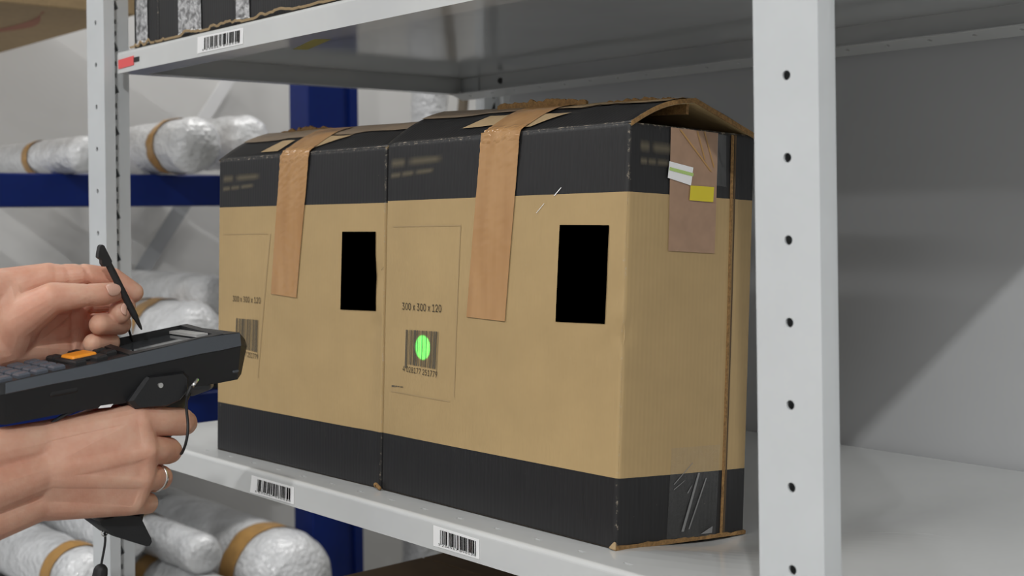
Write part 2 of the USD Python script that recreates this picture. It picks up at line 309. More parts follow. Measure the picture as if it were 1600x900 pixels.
# ---------------------------------------------------------------- cartons
def bil(q, s, t): return (q[0] * (1 - s) + q[1] * s) * (1 - t) + (q[2] * (1 - s) + q[3] * s) * t
class Carton:
    def __init__(self, C, dents=(), bulge=.002, lo=0.0):
        self.C = {k: np.array(v) for k, v in C.items()}; self.dents = dents; self.bulge = bulge
        c = self.C
        self.F = {"f": [c[k] for k in ("FBL", "FBR", "FTL", "FTR")], "s": [c[k] for k in ("FBR", "RBR", "FTR", "RTR")], "r": [c[k] for k in ("RBR", "RBL", "RTR", "RTL")], "l": [c[k] for k in ("RBL", "FBL", "RTL", "FTL")]}
        self.W = {k: np.linalg.norm(q[1] - q[0]) for k, q in self.F.items()}; self.H = np.linalg.norm(self.F["f"][2] - self.F["f"][0])
    def at(self, face, st, off=0.0):
        st = np.asarray(st, float); s, t = st[..., 0:1], st[..., 1:2]; q = self.F[face]
        p = bil(q, s, t); n = np.cross(q[1] - q[0], q[2] - q[0]); n = n / np.linalg.norm(n)
        d = self.bulge * 16 * np.clip(s * (1 - s), 0, 1) * np.clip(t * (1 - t), 0, 1)
        for fc, ds, dt, rs, rt, a in self.dents:
            if fc == face: d = d - a * np.exp(-((s - ds) / rs) ** 2 - ((t - dt) / rt) ** 2)
        return p + n * (off + d)
    def walls(self, r=.0035):
        vs, fs, uvs, n = [], [], [], 0
        th = np.radians([45, 30, 15, 0])
        for face in "fsrl":
            W = self.W[face]
            e = r - r * np.sin(th); o = r - r * np.cos(th)
            sm = np.concatenate([e, np.linspace(r, W - r, 42)[1:-1], W - e[::-1]]); so = np.concatenate([o, np.zeros(40), o[::-1]])
            t = np.concatenate([[0, .004], np.linspace(.012, .988, 44), [.996, 1.0]]); to = np.concatenate([[.0012, .0003], np.zeros(44), [.0003, .0012]])
            S, T = np.meshgrid(sm / W, t, indexing="ij"); O = so[:, None] + to[None]
            P = self.at(face, np.stack([S, T], -1)); q = self.F[face]; nn = np.cross(q[1] - q[0], q[2] - q[0]); nn /= np.linalg.norm(nn)
            P = P - nn * O[..., None]
            v, f = sheet(P); vs.append(v); fs.append(f + n); n += len(v)
            uvs.append(np.stack([S * W, T * self.H], -1).reshape(-1, 2))
        return (np.vstack(vs), np.vstack(fs)), np.vstack(uvs)
    def floor_and_rim(self):
        """The bottom board and the inner top rim, dark inside."""
        c = self.C; b = np.array([[c["FBL"], c["RBL"]], [c["FBR"], c["RBR"]]]) + [0, 0, .0008]
        tp = np.array([[c["FTL"], c["RTL"]], [c["FTR"], c["RTR"]]]) + [0, 0, -.006]
        return sheet(b), sheet(tp)
    def patch(self, face, corners, off=.0005, n=8, m=8, th=None):
        """A sheet stuck on the wall; corners (s, t): bottom-left, bottom-right, top-left, top-right."""
        k = [np.array(x) for x in corners]; S, T = np.meshgrid(np.linspace(0, 1, n), np.linspace(0, 1, m), indexing="ij")
        return sheet(self.at(face, bil(k, S[..., None], T[..., None]), off), th)
    def tape(self, face, corners, off=.0009):
        """Packing tape with crumples near its upper end, where it bends over the edge."""
        k = [np.array(x) for x in corners]; S, T = np.meshgrid(np.linspace(0, 1, 24), np.linspace(0, 1, 90), indexing="ij")
        q = np.stack([S * 9, T * 60, 0 * S], -1); w = .3 + 1.0 * smoothstep(.72, .98, T)
        return self._bump(face, bil(k, S[..., None], T[..., None]), off + .0011 * w * meshkit.fbm(q, 3, 9))
    def _bump(self, face, st, o):
        P = self.at(face, st, 0.0); q = self.F[face]; n = np.cross(q[1] - q[0], q[2] - q[0]); n = n / np.linalg.norm(n)
        return sheet(P + n * o[..., None])
    def onto(self, face, mesh, corners, box_w, box_h, off=.0006):
        """Flat print given in a w x h rectangle, laid onto the wall region."""
        v, f = arr(mesh); k = [np.array(x) for x in corners]
        st = bil(k, (v[:, 0] / box_w)[:, None], (v[:, 1] / box_h)[:, None])
        p = self.at(face, st, off); q = self.F[face]; nn = np.cross(q[1] - q[0], q[2] - q[0]); nn /= np.linalg.norm(nn)
        return p + nn * np.clip(v[:, 2:3], 0, .0002), f
def quad2(x0, x1, y0, y1): return np.array([[x0, y0, 0], [x1, y0, 0], [x1, y1, 0], [x0, y1, 0]], float), np.array([[0, 1, 2], [0, 2, 3]])
def bars(w, h, seed, digits=None, y0=.18, lead=True):
    """A barcode in a w x h rectangle: upright bars of uneven width, taller guard bars, digits below."""
    g = random.Random(seed); out = []; x = 0.0; u = w / 95
    k = 0
    while x < w - u:
        a = g.choice([1, 1, 2, 2, 3]) * u; b = g.choice([1, 1, 1, 2, 3]) * u
        guard = k in (0, 1) or x > w - 5 * u or abs(x - w / 2) < 2.2 * u
        out.append(quad2(x, min(x + a, w), (y0 * .45 if guard else y0) * h, h)); x += a + b; k += 1
    if digits:
        t = meshkit.text_mesh(digits, .13 * h, .0001); v, f = arr(t); v = v.copy(); v[:, 0] *= (w * 1.06) / max(v[:, 0].max(), 1e-6); v[:, 0] -= w * .07; v[:, 2] = 0
        out.append((v, f))
    return join(*out)
def textm(s, w, h, bold=False):
    v, f = arr(meshkit.text_mesh(s, h, .0001, bold)); v = v.copy(); v[:, 0] *= w / v[:, 0].max(); v[:, 1] *= h / max(v[:, 1].max(), 1e-9); v[:, 2] = 0
    return v, f
def strip(A, B, C_, D, n=10, m=10, th=None): return sheet(bil([np.array(x, float) for x in (A, B, C_, D)], *[g[..., None] for g in np.meshgrid(np.linspace(0, 1, n), np.linspace(0, 1, m), indexing="ij")]), th)
def ragged(p0, p1, up, amp, seed, n=60, th=.003, depth=.012, back=(0, 1, 0)):
    """A torn board edge: a thin slab from p0 to p1 whose upper edge is uneven."""
    t = np.linspace(0, 1, n)[:, None]; p = np.array(p0) * (1 - t) + np.array(p1) * t
    e = meshkit.fbm(np.hstack([t * 23, t * 0 + seed, t * 0]), 4, seed)[:, None]; e = e * np.sin(np.pi * np.clip(t, 0, 1)) ** .35
    top = p + np.array(up) * amp * e
    return sheet(np.stack([top, p - np.array(up) * depth], 1), th)

def flaps(th, cb, ridge, mtl, crown=.004, n=30, m=14, uvscale=1.0, gap=.0):
    """The front and the rear top flap, leaning on each other at a ridge."""
    c = cb.C; rl, rr = np.array(ridge[0]), np.array(ridge[1])
    s = np.linspace(0, 1, n)[:, None, None]; t = np.linspace(0, 1, m)[None, :, None]
    for a, b, name, side in ((c["FTL"], c["FTR"], "top_flap", 0), (c["RTL"], c["RTR"], "top_flap", 1)):
        h = a * (1 - s) + b * s; r = rl * (1 - s) + rr * s
        P = h * (1 - t) + r * t; P = P + np.array([0, 0, 1.0]) * crown * np.sin(np.pi * t) * (1 if side == 0 else .4)
        wav = (meshkit.fbm(np.concatenate([s * 6 + 0 * t, t * 2 + 0 * s, s * 0 + t * 0 + side], -1), 3, 5 + side) - .5)[..., None] * .006
        P = P + np.array([0, 0, 1.0]) * wav * np.sin(np.pi * np.clip(t * .9, 0, 1)) * np.sin(np.pi * s) ** .5
        if side: P = P[::-1]
        v, f = sheet(P, .0035); N_ = n * m
        uv = np.stack([(s * cb.W["f"] + 0 * t), (cb.H + .07 * t + 0 * s)], -1).reshape(-1, 2); uv = np.vstack([uv, uv * [1, 0] + [0, .5 * cb.H]])
        part(th, name, (v, f), mtl, smooth=True, uv=uv)
        if side == 0: cb.flapP = P
    # raw board edges at the right end of both flaps
    P = cb.flapP
def flap_patch(cb, s0, s1, t0, t1, off=.0006, s0b=None, s1b=None, n=14, m=10):
    """A sheet stuck on the front flap between flap coordinates s (along) and t (up to the ridge)."""
    P = cb.flapP; n0, m0 = P.shape[:2]
    s0b = s0 if s0b is None else s0b; s1b = s1 if s1b is None else s1b
    T, S = np.meshgrid(np.linspace(t0, t1, m), np.linspace(0, 1, n))
    S = (s0 + (s1 - s0) * S) * (1 - (T - t0) / (t1 - t0)) + (s0b + (s1b - s0b) * S) * ((T - t0) / (t1 - t0))
    from scipy.ndimage import map_coordinates
    Q = np.stack([map_coordinates(P[..., k], [S * (n0 - 1), T * (m0 - 1)], order=1, mode="nearest") for k in range(3)], -1)
    return sheet(Q + np.array([0, -.35, .94]) * off)

def tape_fold(cb, tp, n=40, m=26):
    """The tape where it rolls over the front edge of the box: a soft, crumpled bend."""
    k = [np.array(x) for x in tp]; S = np.linspace(0, 1, n); T0 = .93
    lo = cb.at("f", np.stack([k[0][0] + (k[2][0] - k[0][0]) * T0 + (k[1][0] + (k[3][0] - k[1][0]) * T0 - k[0][0] - (k[2][0] - k[0][0]) * T0) * S, np.full(n, k[0][1] + (k[2][1] - k[0][1]) * T0)], -1), .0012)
    from scipy.ndimage import map_coordinates
    P = cb.flapP; n0, m0 = P.shape[:2]; SS = k[2][0] + (k[3][0] - k[2][0]) * S
    hi = np.stack([map_coordinates(P[..., q], [SS * (n0 - 1), np.full(n, .15 * (m0 - 1))], order=1) for q in range(3)], -1) + [0, -.0004, .0016]
    ed = np.stack([map_coordinates(P[..., q], [SS * (n0 - 1), np.zeros(n)], order=1) for q in range(3)], -1) + [0, -.0036, .0020]
    a = np.linspace(0, 1, m)[None, :, None]; G = lo[:, None] * (1 - a) ** 2 + 2 * ed[:, None] * a * (1 - a) + hi[:, None] * a ** 2
    q = np.stack(np.broadcast_arrays(S[:, None] * 13, np.linspace(0, 1, m)[None] * 7, 0.0), -1)
    w = (np.sin(np.pi * a) ** .7) * (meshkit.fbm(q, 3, 17)[..., None] - .35) * .0034
    return sheet(G + np.array([0, -.75, .66]) * w)
C2 = {'FBL': (-0.4954, 0.0475, 0.9000), 'FBR': (-0.1973, 0.0492, 0.9000), 'FTL': (-0.4965, 0.0603, 1.2172), 'FTR': (-0.1970, 0.0705, 1.2207), 'RBR': (-0.1940, 0.1964, 0.8870), 'RTR': (-0.1940, 0.2179, 1.2143), 'RBL': (-0.4921, 0.1946, 0.8870), 'RTL': (-0.4935, 0.2076, 1.2108)}
C1 = {'FBL': (-0.7896, 0.0389, 0.9000), 'FBR': (-0.4985, 0.0489, 0.8993), 'FTL': (-0.7896, 0.0463, 1.2141), 'FTR': (-0.4990, 0.0606, 1.2156), 'RBR': (-0.4985, 0.1959, 0.8883), 'RTR': (-0.4990, 0.2076, 1.2096), 'RBL': (-0.7896, 0.1859, 0.8890), 'RTL': (-0.7896, 0.1933, 1.2081)}
def carton(which):
    if which == 2:
        cb = Carton(C2, [("f", .985, .50, .02, .02, .004), ("f", .93, .455, .05, .02, .0015), ("s", .02, .50, .05, .02, .003), ("f", .98, .60, .03, .03, .0015)])
        th = thing("carton", "kraft carton with charcoal bands and the green scanner spot, next to the right post", "carton", (-.345, .12, .9), None)
        bm = board("banded_board", cb.H, cb.W["f"])
    else:
        cb = Carton(C1, [("f", .93, .38, .05, .20, .004), ("f", .975, .62, .02, .04, .003), ("f", .955, .47, .03, .02, .002)])
        th = thing("carton", "further kraft carton with charcoal bands, half hidden by the scanner nose at the left", "carton", (-.645, .11, .9), None)
        bm = board("banded_board_b", cb.H, cb.W["f"])
    (v, f), uv = cb.walls(); part(th, "body", (v, f), bm, smooth=True, uv=uv)
    a_, b_ = cb.floor_and_rim(); part(th, "bottom_board", a_, INSIDE, smooth=False); part(th, "inside", b_, INSIDE, smooth=False)
    return cb, th, bm

# the nearer carton
cb, th, bm = carton(2)
flaps(th, cb, [(-.4965, .128, 1.2500), (-.190, .1363, 1.2405)], bm, crown=.005)
c = cb.C
# raw edges of the two flaps, seen at the open right end
fe = cb.flapP[-1]; part(th, "raw_edge", sheet(np.stack([fe + [.0008, 0, .0006], fe + [.0008, 0, -.0030]], 1), .0006), EDGE, smooth=False, label="raw brown cut edge of the front top flap")
re_ = np.linspace(c["RTR"], np.array((-.190, .1363, 1.2405)), 14); part(th, "raw_edge", sheet(np.stack([re_ + [.0010, 0, .001], re_ + [.0012, 0, -.0034]], 1), .0006), EDGE, smooth=False, label="raw brown cut edge of the rear top flap")
part(th, "torn_edge", ragged((-.41, .124, 1.249), (-.30, .128, 1.246), (0, .1, 1), .006, 3), EDGE, smooth=False, label="torn brown board along the ridge")
part(th, "torn_edge", ragged((-.285, .132, 1.243), (-.195, .136, 1.2405), (0, .1, 1), .005, 8), EDGE, smooth=False, label="torn brown board along the ridge")
part(th, "ridge_tape", flap_patch(cb, .0, 1.0, .60, 1.0, .0009), DULLT, label="dull brown tape along the top ridge")
part(th, "bare_patch", flap_patch(cb, .60, 1.0, .62, .98, .0013, .70, 1.0), KRAFT, label="bare kraft patch of the top flap")
tp = [(0.4035, 0.5162), (0.5668, 0.5115), (0.4407, 1.0067), (0.6015, 1.0052)]
part(th, "packing_tape", cb.tape("f", tp), TAPE, smooth=True, label="brown packing tape down the front")
part(th, "packing_tape", tape_fold(cb, tp), TAPE, smooth=True, label="shiny crumpled tape over the front edge")
part(th, "packing_tape", flap_patch(cb, tp[2][0], tp[3][0], .14, .95, .0017), TAPE, smooth=True, label="brown packing tape over the top flap")
part(th, "torn_patch", flap_patch(cb, .30, .44, .20, .46, .0012, .36, .44), KRAFT, label="torn bare kraft patch beside the tape")
part(th, "torn_patch", flap_patch(cb, .55, .62, .08, .40, .0012, .57, .70), KRAFT, label="torn bare kraft patch beside the tape")
part(th, "black_panel", cb.patch("f", [(0.7633, 0.5195), (0.9390, 0.5220), (0.7663, 0.7585), (0.9420, 0.7561)], .0007), BLACKOUT, label="plain black rectangle on the front")
bc = [(0.1148, 0.3499), (0.2746, 0.3442), (0.1168, 0.4677), (0.2814, 0.4707)]
part(th, "barcode", cb.onto("f", bars(.05, .04, 5, "4 028177 251779"), bc, .05, .04), GREYINK, smooth=False)
part(th, "size_print", cb.onto("f", textm("300 x 300 x 120", 1, 1), [(0.0943, 0.5240), (0.2867, 0.5235), (0.0936, 0.5440), (0.2858, 0.5445)], 1, 1), GREYINK, smooth=False)
part(th, "small_print", cb.onto("f", join(quad2(0, .28, .15, .9), quad2(.32, .5, .3, .8), quad2(.55, .72, .2, .7), quad2(.76, 1, .1, .6)), [(0.0492, 0.3002), (0.1070, 0.3032), (0.0490, 0.3057), (0.1068, 0.3086)], 1, 1), GREYINK, smooth=False)
def frame_line(w, a, b, wd=.0011):
    (s0, t0), (s1, t1) = a, b; h = wd / 2 / cb.H; k = wd / 2 / cb.W[w]
    if abs(s1 - s0) > abs(t1 - t0): q = [(s0, t0 - h), (s1, t1 - h), (s0, t0 + h), (s1, t1 + h)]
    else: q = [(s0 - k, t0), (s0 + k, t0), (s1 - k, t1), (s1 + k, t1)]
    return cb.patch(w, q, .0004, 10, 10)
part(th, "print_frame", join(frame_line("f", (0.0463, 0.2881), (0.3331, 0.2848)), frame_line("f", (0.0399, 0.7608), (0.3621, 0.7615)), frame_line("f", (0.3528, 0.2986), (0.3621, 0.7615))), LINE, smooth=False)
def logo(face, a, b, c_, d):
    """Worn pale lettering, rubbed to soft blotches: a row of large ones over a row of small ones."""
    k = [np.array(x) for x in (a, b, c_, d)]
    for x0, x1, y0, y1 in ((-.03, .30, .45, 1.02), (.30, 1.02, .45, 1.02), (-.02, .22, -.03, .34), (.2, .48, -.03, .34), (.46, .86, -.03, .34)):
        q = [bil(k, u, w) for u, w in ((x0, y0), (x1, y0), (x0, y1), (x1, y1))]
        v, f = cb.patch(face, q, .0004, 6, 6); g = np.linspace(0, 1, 6); uv = np.stack(np.meshgrid(g, g, indexing="ij"), -1).reshape(-1, 2)
        part(th, "worn_lettering", (v, f), PALE, smooth=True, uv=uv)
logo("f", (0.0226, 0.8983), (0.2699, 0.9108), (0.0270, 0.9595), (0.2709, 0.9603))
logo("s", (0.0806, 0.9010), (0.3317, 0.9004), (0.0743, 0.9616), (0.3256, 0.9591))
part(th, "side_tape", cb.patch("s", [(0.2984, 0.6994), (0.6625, 0.6978), (0.2970, 0.9969), (0.6743, 0.9957)], .0008, 10, 20), PTAPE, smooth=True, label="pinkish brown tape on the side")
part(th, "clear_tape", cb.patch("s", [(0.6613, 0.8652), (0.7460, 0.8640), (0.6640, 0.9937), (0.7385, 0.9914)], .0010, 4, 12), CLEAR, smooth=True, label="clear tape strip at the top of the side")
part(th, "tape_crease", join(*[cb.patch("s", q, .0013, 3, 8) for q in (
    [(0.6108, 0.8987), (0.6266, 0.8975), (0.3618, 0.9929), (0.3767, 0.9934)], [(0.5614, 0.9257), (0.5717, 0.9260), (0.4979, 0.9944), (0.5081, 0.9948)], [(0.6359, 0.9088), (0.6463, 0.9091), (0.5543, 0.9948), (0.5646, 0.9951)])]), OLDTAPE, smooth=False, label="wrinkle in the side tape")
part(th, "white_label", cb.patch("s", [(0.2754, 0.8742), (0.4558, 0.8602), (0.2859, 0.9146), (0.4715, 0.9043)], .0016, 5, 5), WHITE, label="small white label with a green line on the side tape")
part(th, "white_label_stripe", cb.patch("s", [(0.2832, 0.8929), (0.4687, 0.8824), (0.2873, 0.9007), (0.4729, 0.8903)], .0019, 5, 3), GREENP)
part(th, "yellow_label", cb.patch("s", [(0.4443, 0.8241), (0.6341, 0.8235), (0.4507, 0.8601), (0.6407, 0.8607)], .0018, 5, 5), YELLOW, label="small yellow label on the side tape")
# the glued seam: the outer board's raw edge stands 3 mm proud of the rear strip
seam = [(0.7902, 0.0076), (0.8060, 0.0070), (0.7864, 0.9946), (0.8054, 0.9936)]
part(th, "seam_edge", cb.patch("s", seam, .0012, 3, 40, .001), EDGE, smooth=False, label="raw brown board edge of the glued side seam")
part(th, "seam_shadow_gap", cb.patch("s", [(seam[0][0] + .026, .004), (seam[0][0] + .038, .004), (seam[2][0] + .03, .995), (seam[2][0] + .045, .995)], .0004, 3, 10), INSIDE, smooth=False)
# bottom board edge along the side and crushed front corner
part(th, "bottom_edge", sheet(np.stack([np.linspace(c["FBR"] + [.0015, -.001, .003], c["RBR"] + [.0015, 0, .0035], 30) + np.stack([rng.normal(0, .0003, 30)] * 3, 1), np.linspace(c["FBR"] + [.001, -.001, -.0004], c["RBR"] + [.001, 0, .0006], 30)], 1)[:, ::-1], .003), EDGE, smooth=False, label="raw brown edge of the bottom board")
part(th, "crushed_corner", Manifold.batch_hull([sph(c["FBR"] + [-.0005, -.0005, .005], .0013, 10), sph(c["FBR"] + [.0, -.001, .0015], .0014, 10), sph(c["FBR"] + [-.0045, -.0008, .0014], .0011, 10)]), KRAFT)
part(th, "crushed_corner", Manifold.batch_hull([sph(c["FBL"] + [-.003, -.0035, .0045], .0022, 10), sph(c["FBL"] + [.003, -.0035, .0022], .0018, 10)]) - cyl(c["FBL"] + [-.001, -.02, .0035], c["FBL"] + [-.001, .02, .0035], .0011), EDGE)
# clear tape at the foot of the side, with pale glints painted on its wrinkles
part(th, "clear_tape", cb.patch("s", [(0.3648, 0.0126), (0.7482, 0.0076), (0.3718, 0.2280), (0.7573, 0.2291)], .0010, 14, 20), CLEAR, smooth=True, label="wrinkled clear tape at the foot of the side")
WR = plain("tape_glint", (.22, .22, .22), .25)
part(th, "wrinkle_glint", join(*[cb.patch("s", q, .0015, 3, 8) for q in (
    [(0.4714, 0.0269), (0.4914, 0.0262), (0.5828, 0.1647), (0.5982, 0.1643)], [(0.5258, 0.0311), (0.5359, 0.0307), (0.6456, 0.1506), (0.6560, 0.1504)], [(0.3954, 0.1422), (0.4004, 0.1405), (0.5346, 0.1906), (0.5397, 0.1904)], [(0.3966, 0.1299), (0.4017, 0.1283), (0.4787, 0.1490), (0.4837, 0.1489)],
    [(0.5019, 0.1177), (0.5120, 0.1174), (0.5353, 0.1351), (0.5403, 0.1350)], [(0.6236, 0.0152), (0.7163, 0.0150), (0.7147, 0.0305), (0.7199, 0.0304)])]), WR, smooth=False, label="pale glint painted on a wrinkle of the clear tape")
part(th, "scratch", join(cb.patch("f", [(0.7388, 0.8315), (0.7436, 0.8314), (0.7643, 0.8515), (0.7679, 0.8514)], .0006, 3, 3), cb.patch("f", [(0.6744, 0.7894), (0.6769, 0.7893), (0.7030, 0.8131), (0.7055, 0.8130)], .0006, 3, 3)), WHITE, smooth=False)

# the further carton
cb, th, bm = carton(1)
flaps(th, cb, [(-.7896, .1075, 1.2440), (-.499, .114, 1.2410)], bm, crown=.004)
part(th, "torn_edge", ragged((-.765, .112, 1.2435), (-.665, .116, 1.2425), (0, .1, 1), .007, 11), EDGE, smooth=False, label="torn brown board along the ridge")
part(th, "ridge_tape", flap_patch(cb, .0, 1.0, .50, 1.0, .0009), DULLT, label="dull brown tape along the top ridge")
tp = [(0.3725, 0.5489), (0.5307, 0.5419), (0.4139, 0.9982), (0.5873, 0.9990)]
part(th, "packing_tape", cb.tape("f", tp), TAPE, smooth=True, label="brown packing tape down the front")
part(th, "packing_tape", tape_fold(cb, tp), TAPE, smooth=True, label="shiny crumpled tape over the front edge")
part(th, "packing_tape", flap_patch(cb, tp[2][0], tp[3][0], .14, .95, .0017), TAPE, smooth=True, label="brown packing tape over the top flap")
part(th, "torn_patch", flap_patch(cb, .25, .36, .10, .40, .0012, .30, .38), KRAFT, label="torn bare kraft patch beside the tape")
part(th, "torn_patch", flap_patch(cb, .52, .58, .10, .45, .0012, .54, .72), KRAFT, label="torn bare kraft patch beside the tape")
part(th, "black_panel", cb.patch("f", [(0.7810, 0.5146), (0.9580, 0.5171), (0.7832, 0.7508), (0.9579, 0.7506)], .0007), BLACKOUT, label="plain black rectangle on the front")
part(th, "barcode", cb.onto("f", bars(.05, .045, 5, "4 028177 251779"), [(0.1327, 0.3397), (0.2913, 0.3290), (0.1390, 0.4591), (0.2966, 0.4600)], .05, .045), GREYINK, smooth=False)
part(th, "size_print", cb.onto("f", textm("300 x 300 x 120", 1, 1), [(0.1115, 0.5154), (0.3036, 0.5151), (0.1112, 0.5339), (0.3032, 0.5351)], 1, 1), GREYINK, smooth=False)
part(th, "print_frame", join(frame_line("f", (0.0406, 0.7427), (0.3395, 0.7449)), frame_line("f", (0.2884, 0.2697), (0.3598, 0.7449))), LINE, smooth=False)
logo("f", (0.0334, 0.8883), (0.2825, 0.8997), (0.0368, 0.9478), (0.2856, 0.9484))
part(th, "tear_mark", cb.patch("f", [(0.9778, 0.6361), (0.9827, 0.6380), (0.9973, 0.6467), (1.0005, 0.6477)], .0008, 3, 3), INK, smooth=False)

# ---------------------------------------------------------------- cartons on the upper shelf (only their feet are in the picture)
def upper_carton(x0, x1, label, tapes, H=.318, seed=1):
    y0, z0 = .030, ZU + .004
    C = {k: (x, y, z) for k, x, y, z in [("FBL", x0, y0, z0), ("FBR", x1, y0, z0), ("FTL", x0, y0, z0 + H), ("FTR", x1, y0, z0 + H), ("RBL", x0, y0 + .2, z0), ("RBR", x1, y0 + .2, z0), ("RTL", x0, y0 + .2, z0 + H), ("RTR", x1, y0 + .2, z0 + H)]}
    cb = Carton(C, bulge=.001); th = thing("carton", label, "carton", ((x0 + x1) / 2, y0 + .1, z0), "dark footed cartons on the upper shelf")
    b = board("banded_board_up%d" % seed, H, cb.W["f"], lo=.19)
    (v, f), uv = cb.walls(); part(th, "body", (v, f), b, smooth=True, uv=uv)
    a_, b_ = cb.floor_and_rim(); part(th, "bottom_board", a_, INSIDE, smooth=False); part(th, "inside", b_, INSIDE, smooth=False)
    for sx0, sx1 in tapes:
        s0, s1 = (sx0 - x0) / (x1 - x0), (sx1 - x0) / (x1 - x0)
        part(th, "silver_tape", cb.patch("f", [(s0, 0.012), (s1, 0.012), (s0, .30), (s1, .30)], .001, 14, 30), SILVER, smooth=True, label="crinkled silvery tape")
        part(th, "tape_fringe", ragged((sx0, y0 - .0015, z0 + .003), (sx1, y0 - .0015, z0 + .003), (0, 0, -1), -.006, seed + 3, 24, .001, .002), WHITE, smooth=False)
    n = 70; t = np.linspace(0, 1, n)[:, None]
    e = meshkit.fbm(np.hstack([t * 9 + seed, t * 0, t * 0]), 4, seed)[:, None] - .45
    p = np.array([x0, y0 - .002, z0 + .001]) * (1 - t) + np.array([x1, y0 - .002, z0 + .001]) * t
    up = p + np.hstack([0 * t, -.003 - .004 * np.abs(e), .012 * np.clip(e, 0, 1) + .0014]); lo = p + np.hstack([0 * t, -.002 - .004 * np.abs(e), .012 * np.clip(e, 0, 1) - .0008])
    part(th, "torn_edge", sheet(np.stack([lo, up], 1), .0012), KRAFT, smooth=False, label="ragged torn kraft board along the foot")
upper_carton(-1.0 + .0385, -.8985, "narrow dark carton on the upper shelf with silvery tape, right beside the post", [(-.952, -.922)], seed=1)
upper_carton(-.8965, -.722, "middle dark carton on the upper shelf with wide crinkled silver tape", [(-.846, -.793)], seed=2)
upper_carton(-.7205, -.45, "rightmost dark upper carton with torn foot and whitish tape", [(-.722 + .004, -.69)], seed=4)

# ---------------------------------------------------------------- dark carton on the shelf below
cz = .75
lc = thing("carton", "plain dark brown carton below the lower shelf, only its top in view", "carton", (-.47, .27, .4505))
part(lc, "body", box(-.7338, -.22, .05, .50, .4505, cz - .004, .004), DKRAFT)
part(lc, "top_flap", box(-.7338, -.22, .05, .274, cz - .004, cz, .0015), DKRAFT)
part(lc, "top_flap", box(-.7338, -.22, .276, .50, cz - .004, cz, .0015), DKRAFT)

# ---------------------------------------------------------------- labels on the shelf edges
def edge_label(label, bl, br, tl, tr, seed, y, inset=(.16, .94, .10, .88)):
    bl, br, tl, tr = map(np.array, (bl, br, tl, tr)); o = (bl + br + tl + tr) / 4
    th = thing("barcode_label", label, "label", o, "white barcode labels on the shelf edges")
    part(th, "thin_sheet", strip(bl + [0, -.0003, 0], br + [0, -.0003, 0], tl + [0, -.0003, 0], tr + [0, -.0003, 0], 2, 2, .0003), WHITE, smooth=False)
    v, f = bars(1, 1, seed, "1 234567 890128", .14); s0, s1, t0, t1 = inset
    S = s0 + (s1 - s0) * v[:, 0:1]; T = t0 + (t1 - t0) * v[:, 1:2]
    part(th, "barcode", (bil([bl, br, tl, tr], S, T) + [0, -.0006, 0], f), BLACKOUT, smooth=False)
edge_label("white barcode label on the lower shelf edge under the further carton", (-0.6702, 0.0118, 0.8760), (-0.5877, 0.0118, 0.8772), (-0.6666, 0.0118, 0.8935), (-0.5873, 0.0118, 0.8937), 21, 0)
edge_label("white barcode label on the lower shelf edge under the nearer carton", (-0.3708, 0.0118, 0.8781), (-0.3113, 0.0118, 0.8782), (-0.3705, 0.0118, 0.8951), (-0.3113, 0.0118, 0.8939), 22, 0)
edge_label("white barcode label on the upper shelf edge below the dark cartons", (-0.7696, 0.0118, 1.3253), (-0.6732, 0.0118, 1.3256), (-0.7684, 0.0118, 1.3428), (-0.6721, 0.0118, 1.3418), 23, 0)
yl = thing("shelf_reflection", "dull yellow reflection painted under the front lip of the upper shelf", "sticker", (-.62, .04, 1.3215))
part(yl, "thin_sheet", strip((-0.6524, 0.0570, 1.3213), (-0.6485, 0.0712, 1.3213), (-0.5789, 0.0345, 1.3213), (-0.5693, 0.0478, 1.3213), 2, 2, .0003), YSTRIP, smooth=False)  # reflection on the flange, put in as a thin yellow sheet
rt_ = thing("shelf_tag", "small red tag at the left end of the upper shelf edge", "tag", (-.945, .011, 1.333))
part(rt_, "thin_sheet", strip((-0.9628, 0.0112, 1.3266), (-0.9226, 0.0112, 1.3277), (-0.9634, 0.0112, 1.3372), (-0.9223, 0.0112, 1.3384), 2, 2, .0006), RED, smooth=False)
part(rt_, "clip", strip((-0.9230, 0.0114, 1.3307), (-0.9089, 0.0114, 1.3308), (-0.9228, 0.0114, 1.3362), (-0.9087, 0.0114, 1.3363), 2, 2, .003), RUBBER, smooth=False, label="black clip")

# ---------------------------------------------------------------- blue storage rack along the left wall
rack = thing("storage_rack", "blue steel storage rack with bubble wrap rolls along the left wall", "rack", (-2.0, .4, 0))
RX0, RX1 = -2.28, -1.8
for y_ in (-.75, -.4, -.05, .16, .34, .53, .72):
    part(rack, "cross_bar", box(RX0 - .038, RX1 - .045, y_ - .012, y_ + .012, 1.2332 - .02, 1.2332 - .002), PANEL)
def deck(z): return box(RX0, RX1 - .045, -3.3, .80, z - .018, z - .002)  # runs on through the added unseen bay, shading the wall behind
for z in (1.2332, .812, .352):
    b = box(RX1 - .045, RX1, -3.3, .80, z - .0606, z, .004)  # also spans the added unseen bay
    part(rack, "beam", b, BLUE)
    if z < 1: part(rack, "deck", deck(z), PANEL, label="light grey steel deck")
def upright(x0, x1, y0, y1):
    u = box(x0, x1, y0, y1, 0, 2.3, .003)
    return u - box(x1 - .006, x1 + .01, y0 + .088, y0 + .104, .02, 2.28)
part(rack, "upright", upright(RX1 - .073, RX1, .80, .9257), BLUE)
part(rack, "upright", upright(RX1 - .073, RX1, -1.026, -.90), BLUE)
part(rack, "upright", upright(RX1 - .073, RX1, -3.426, -3.30), BLUE)  # end of the unseen bay added to darken low reflections in the cartons
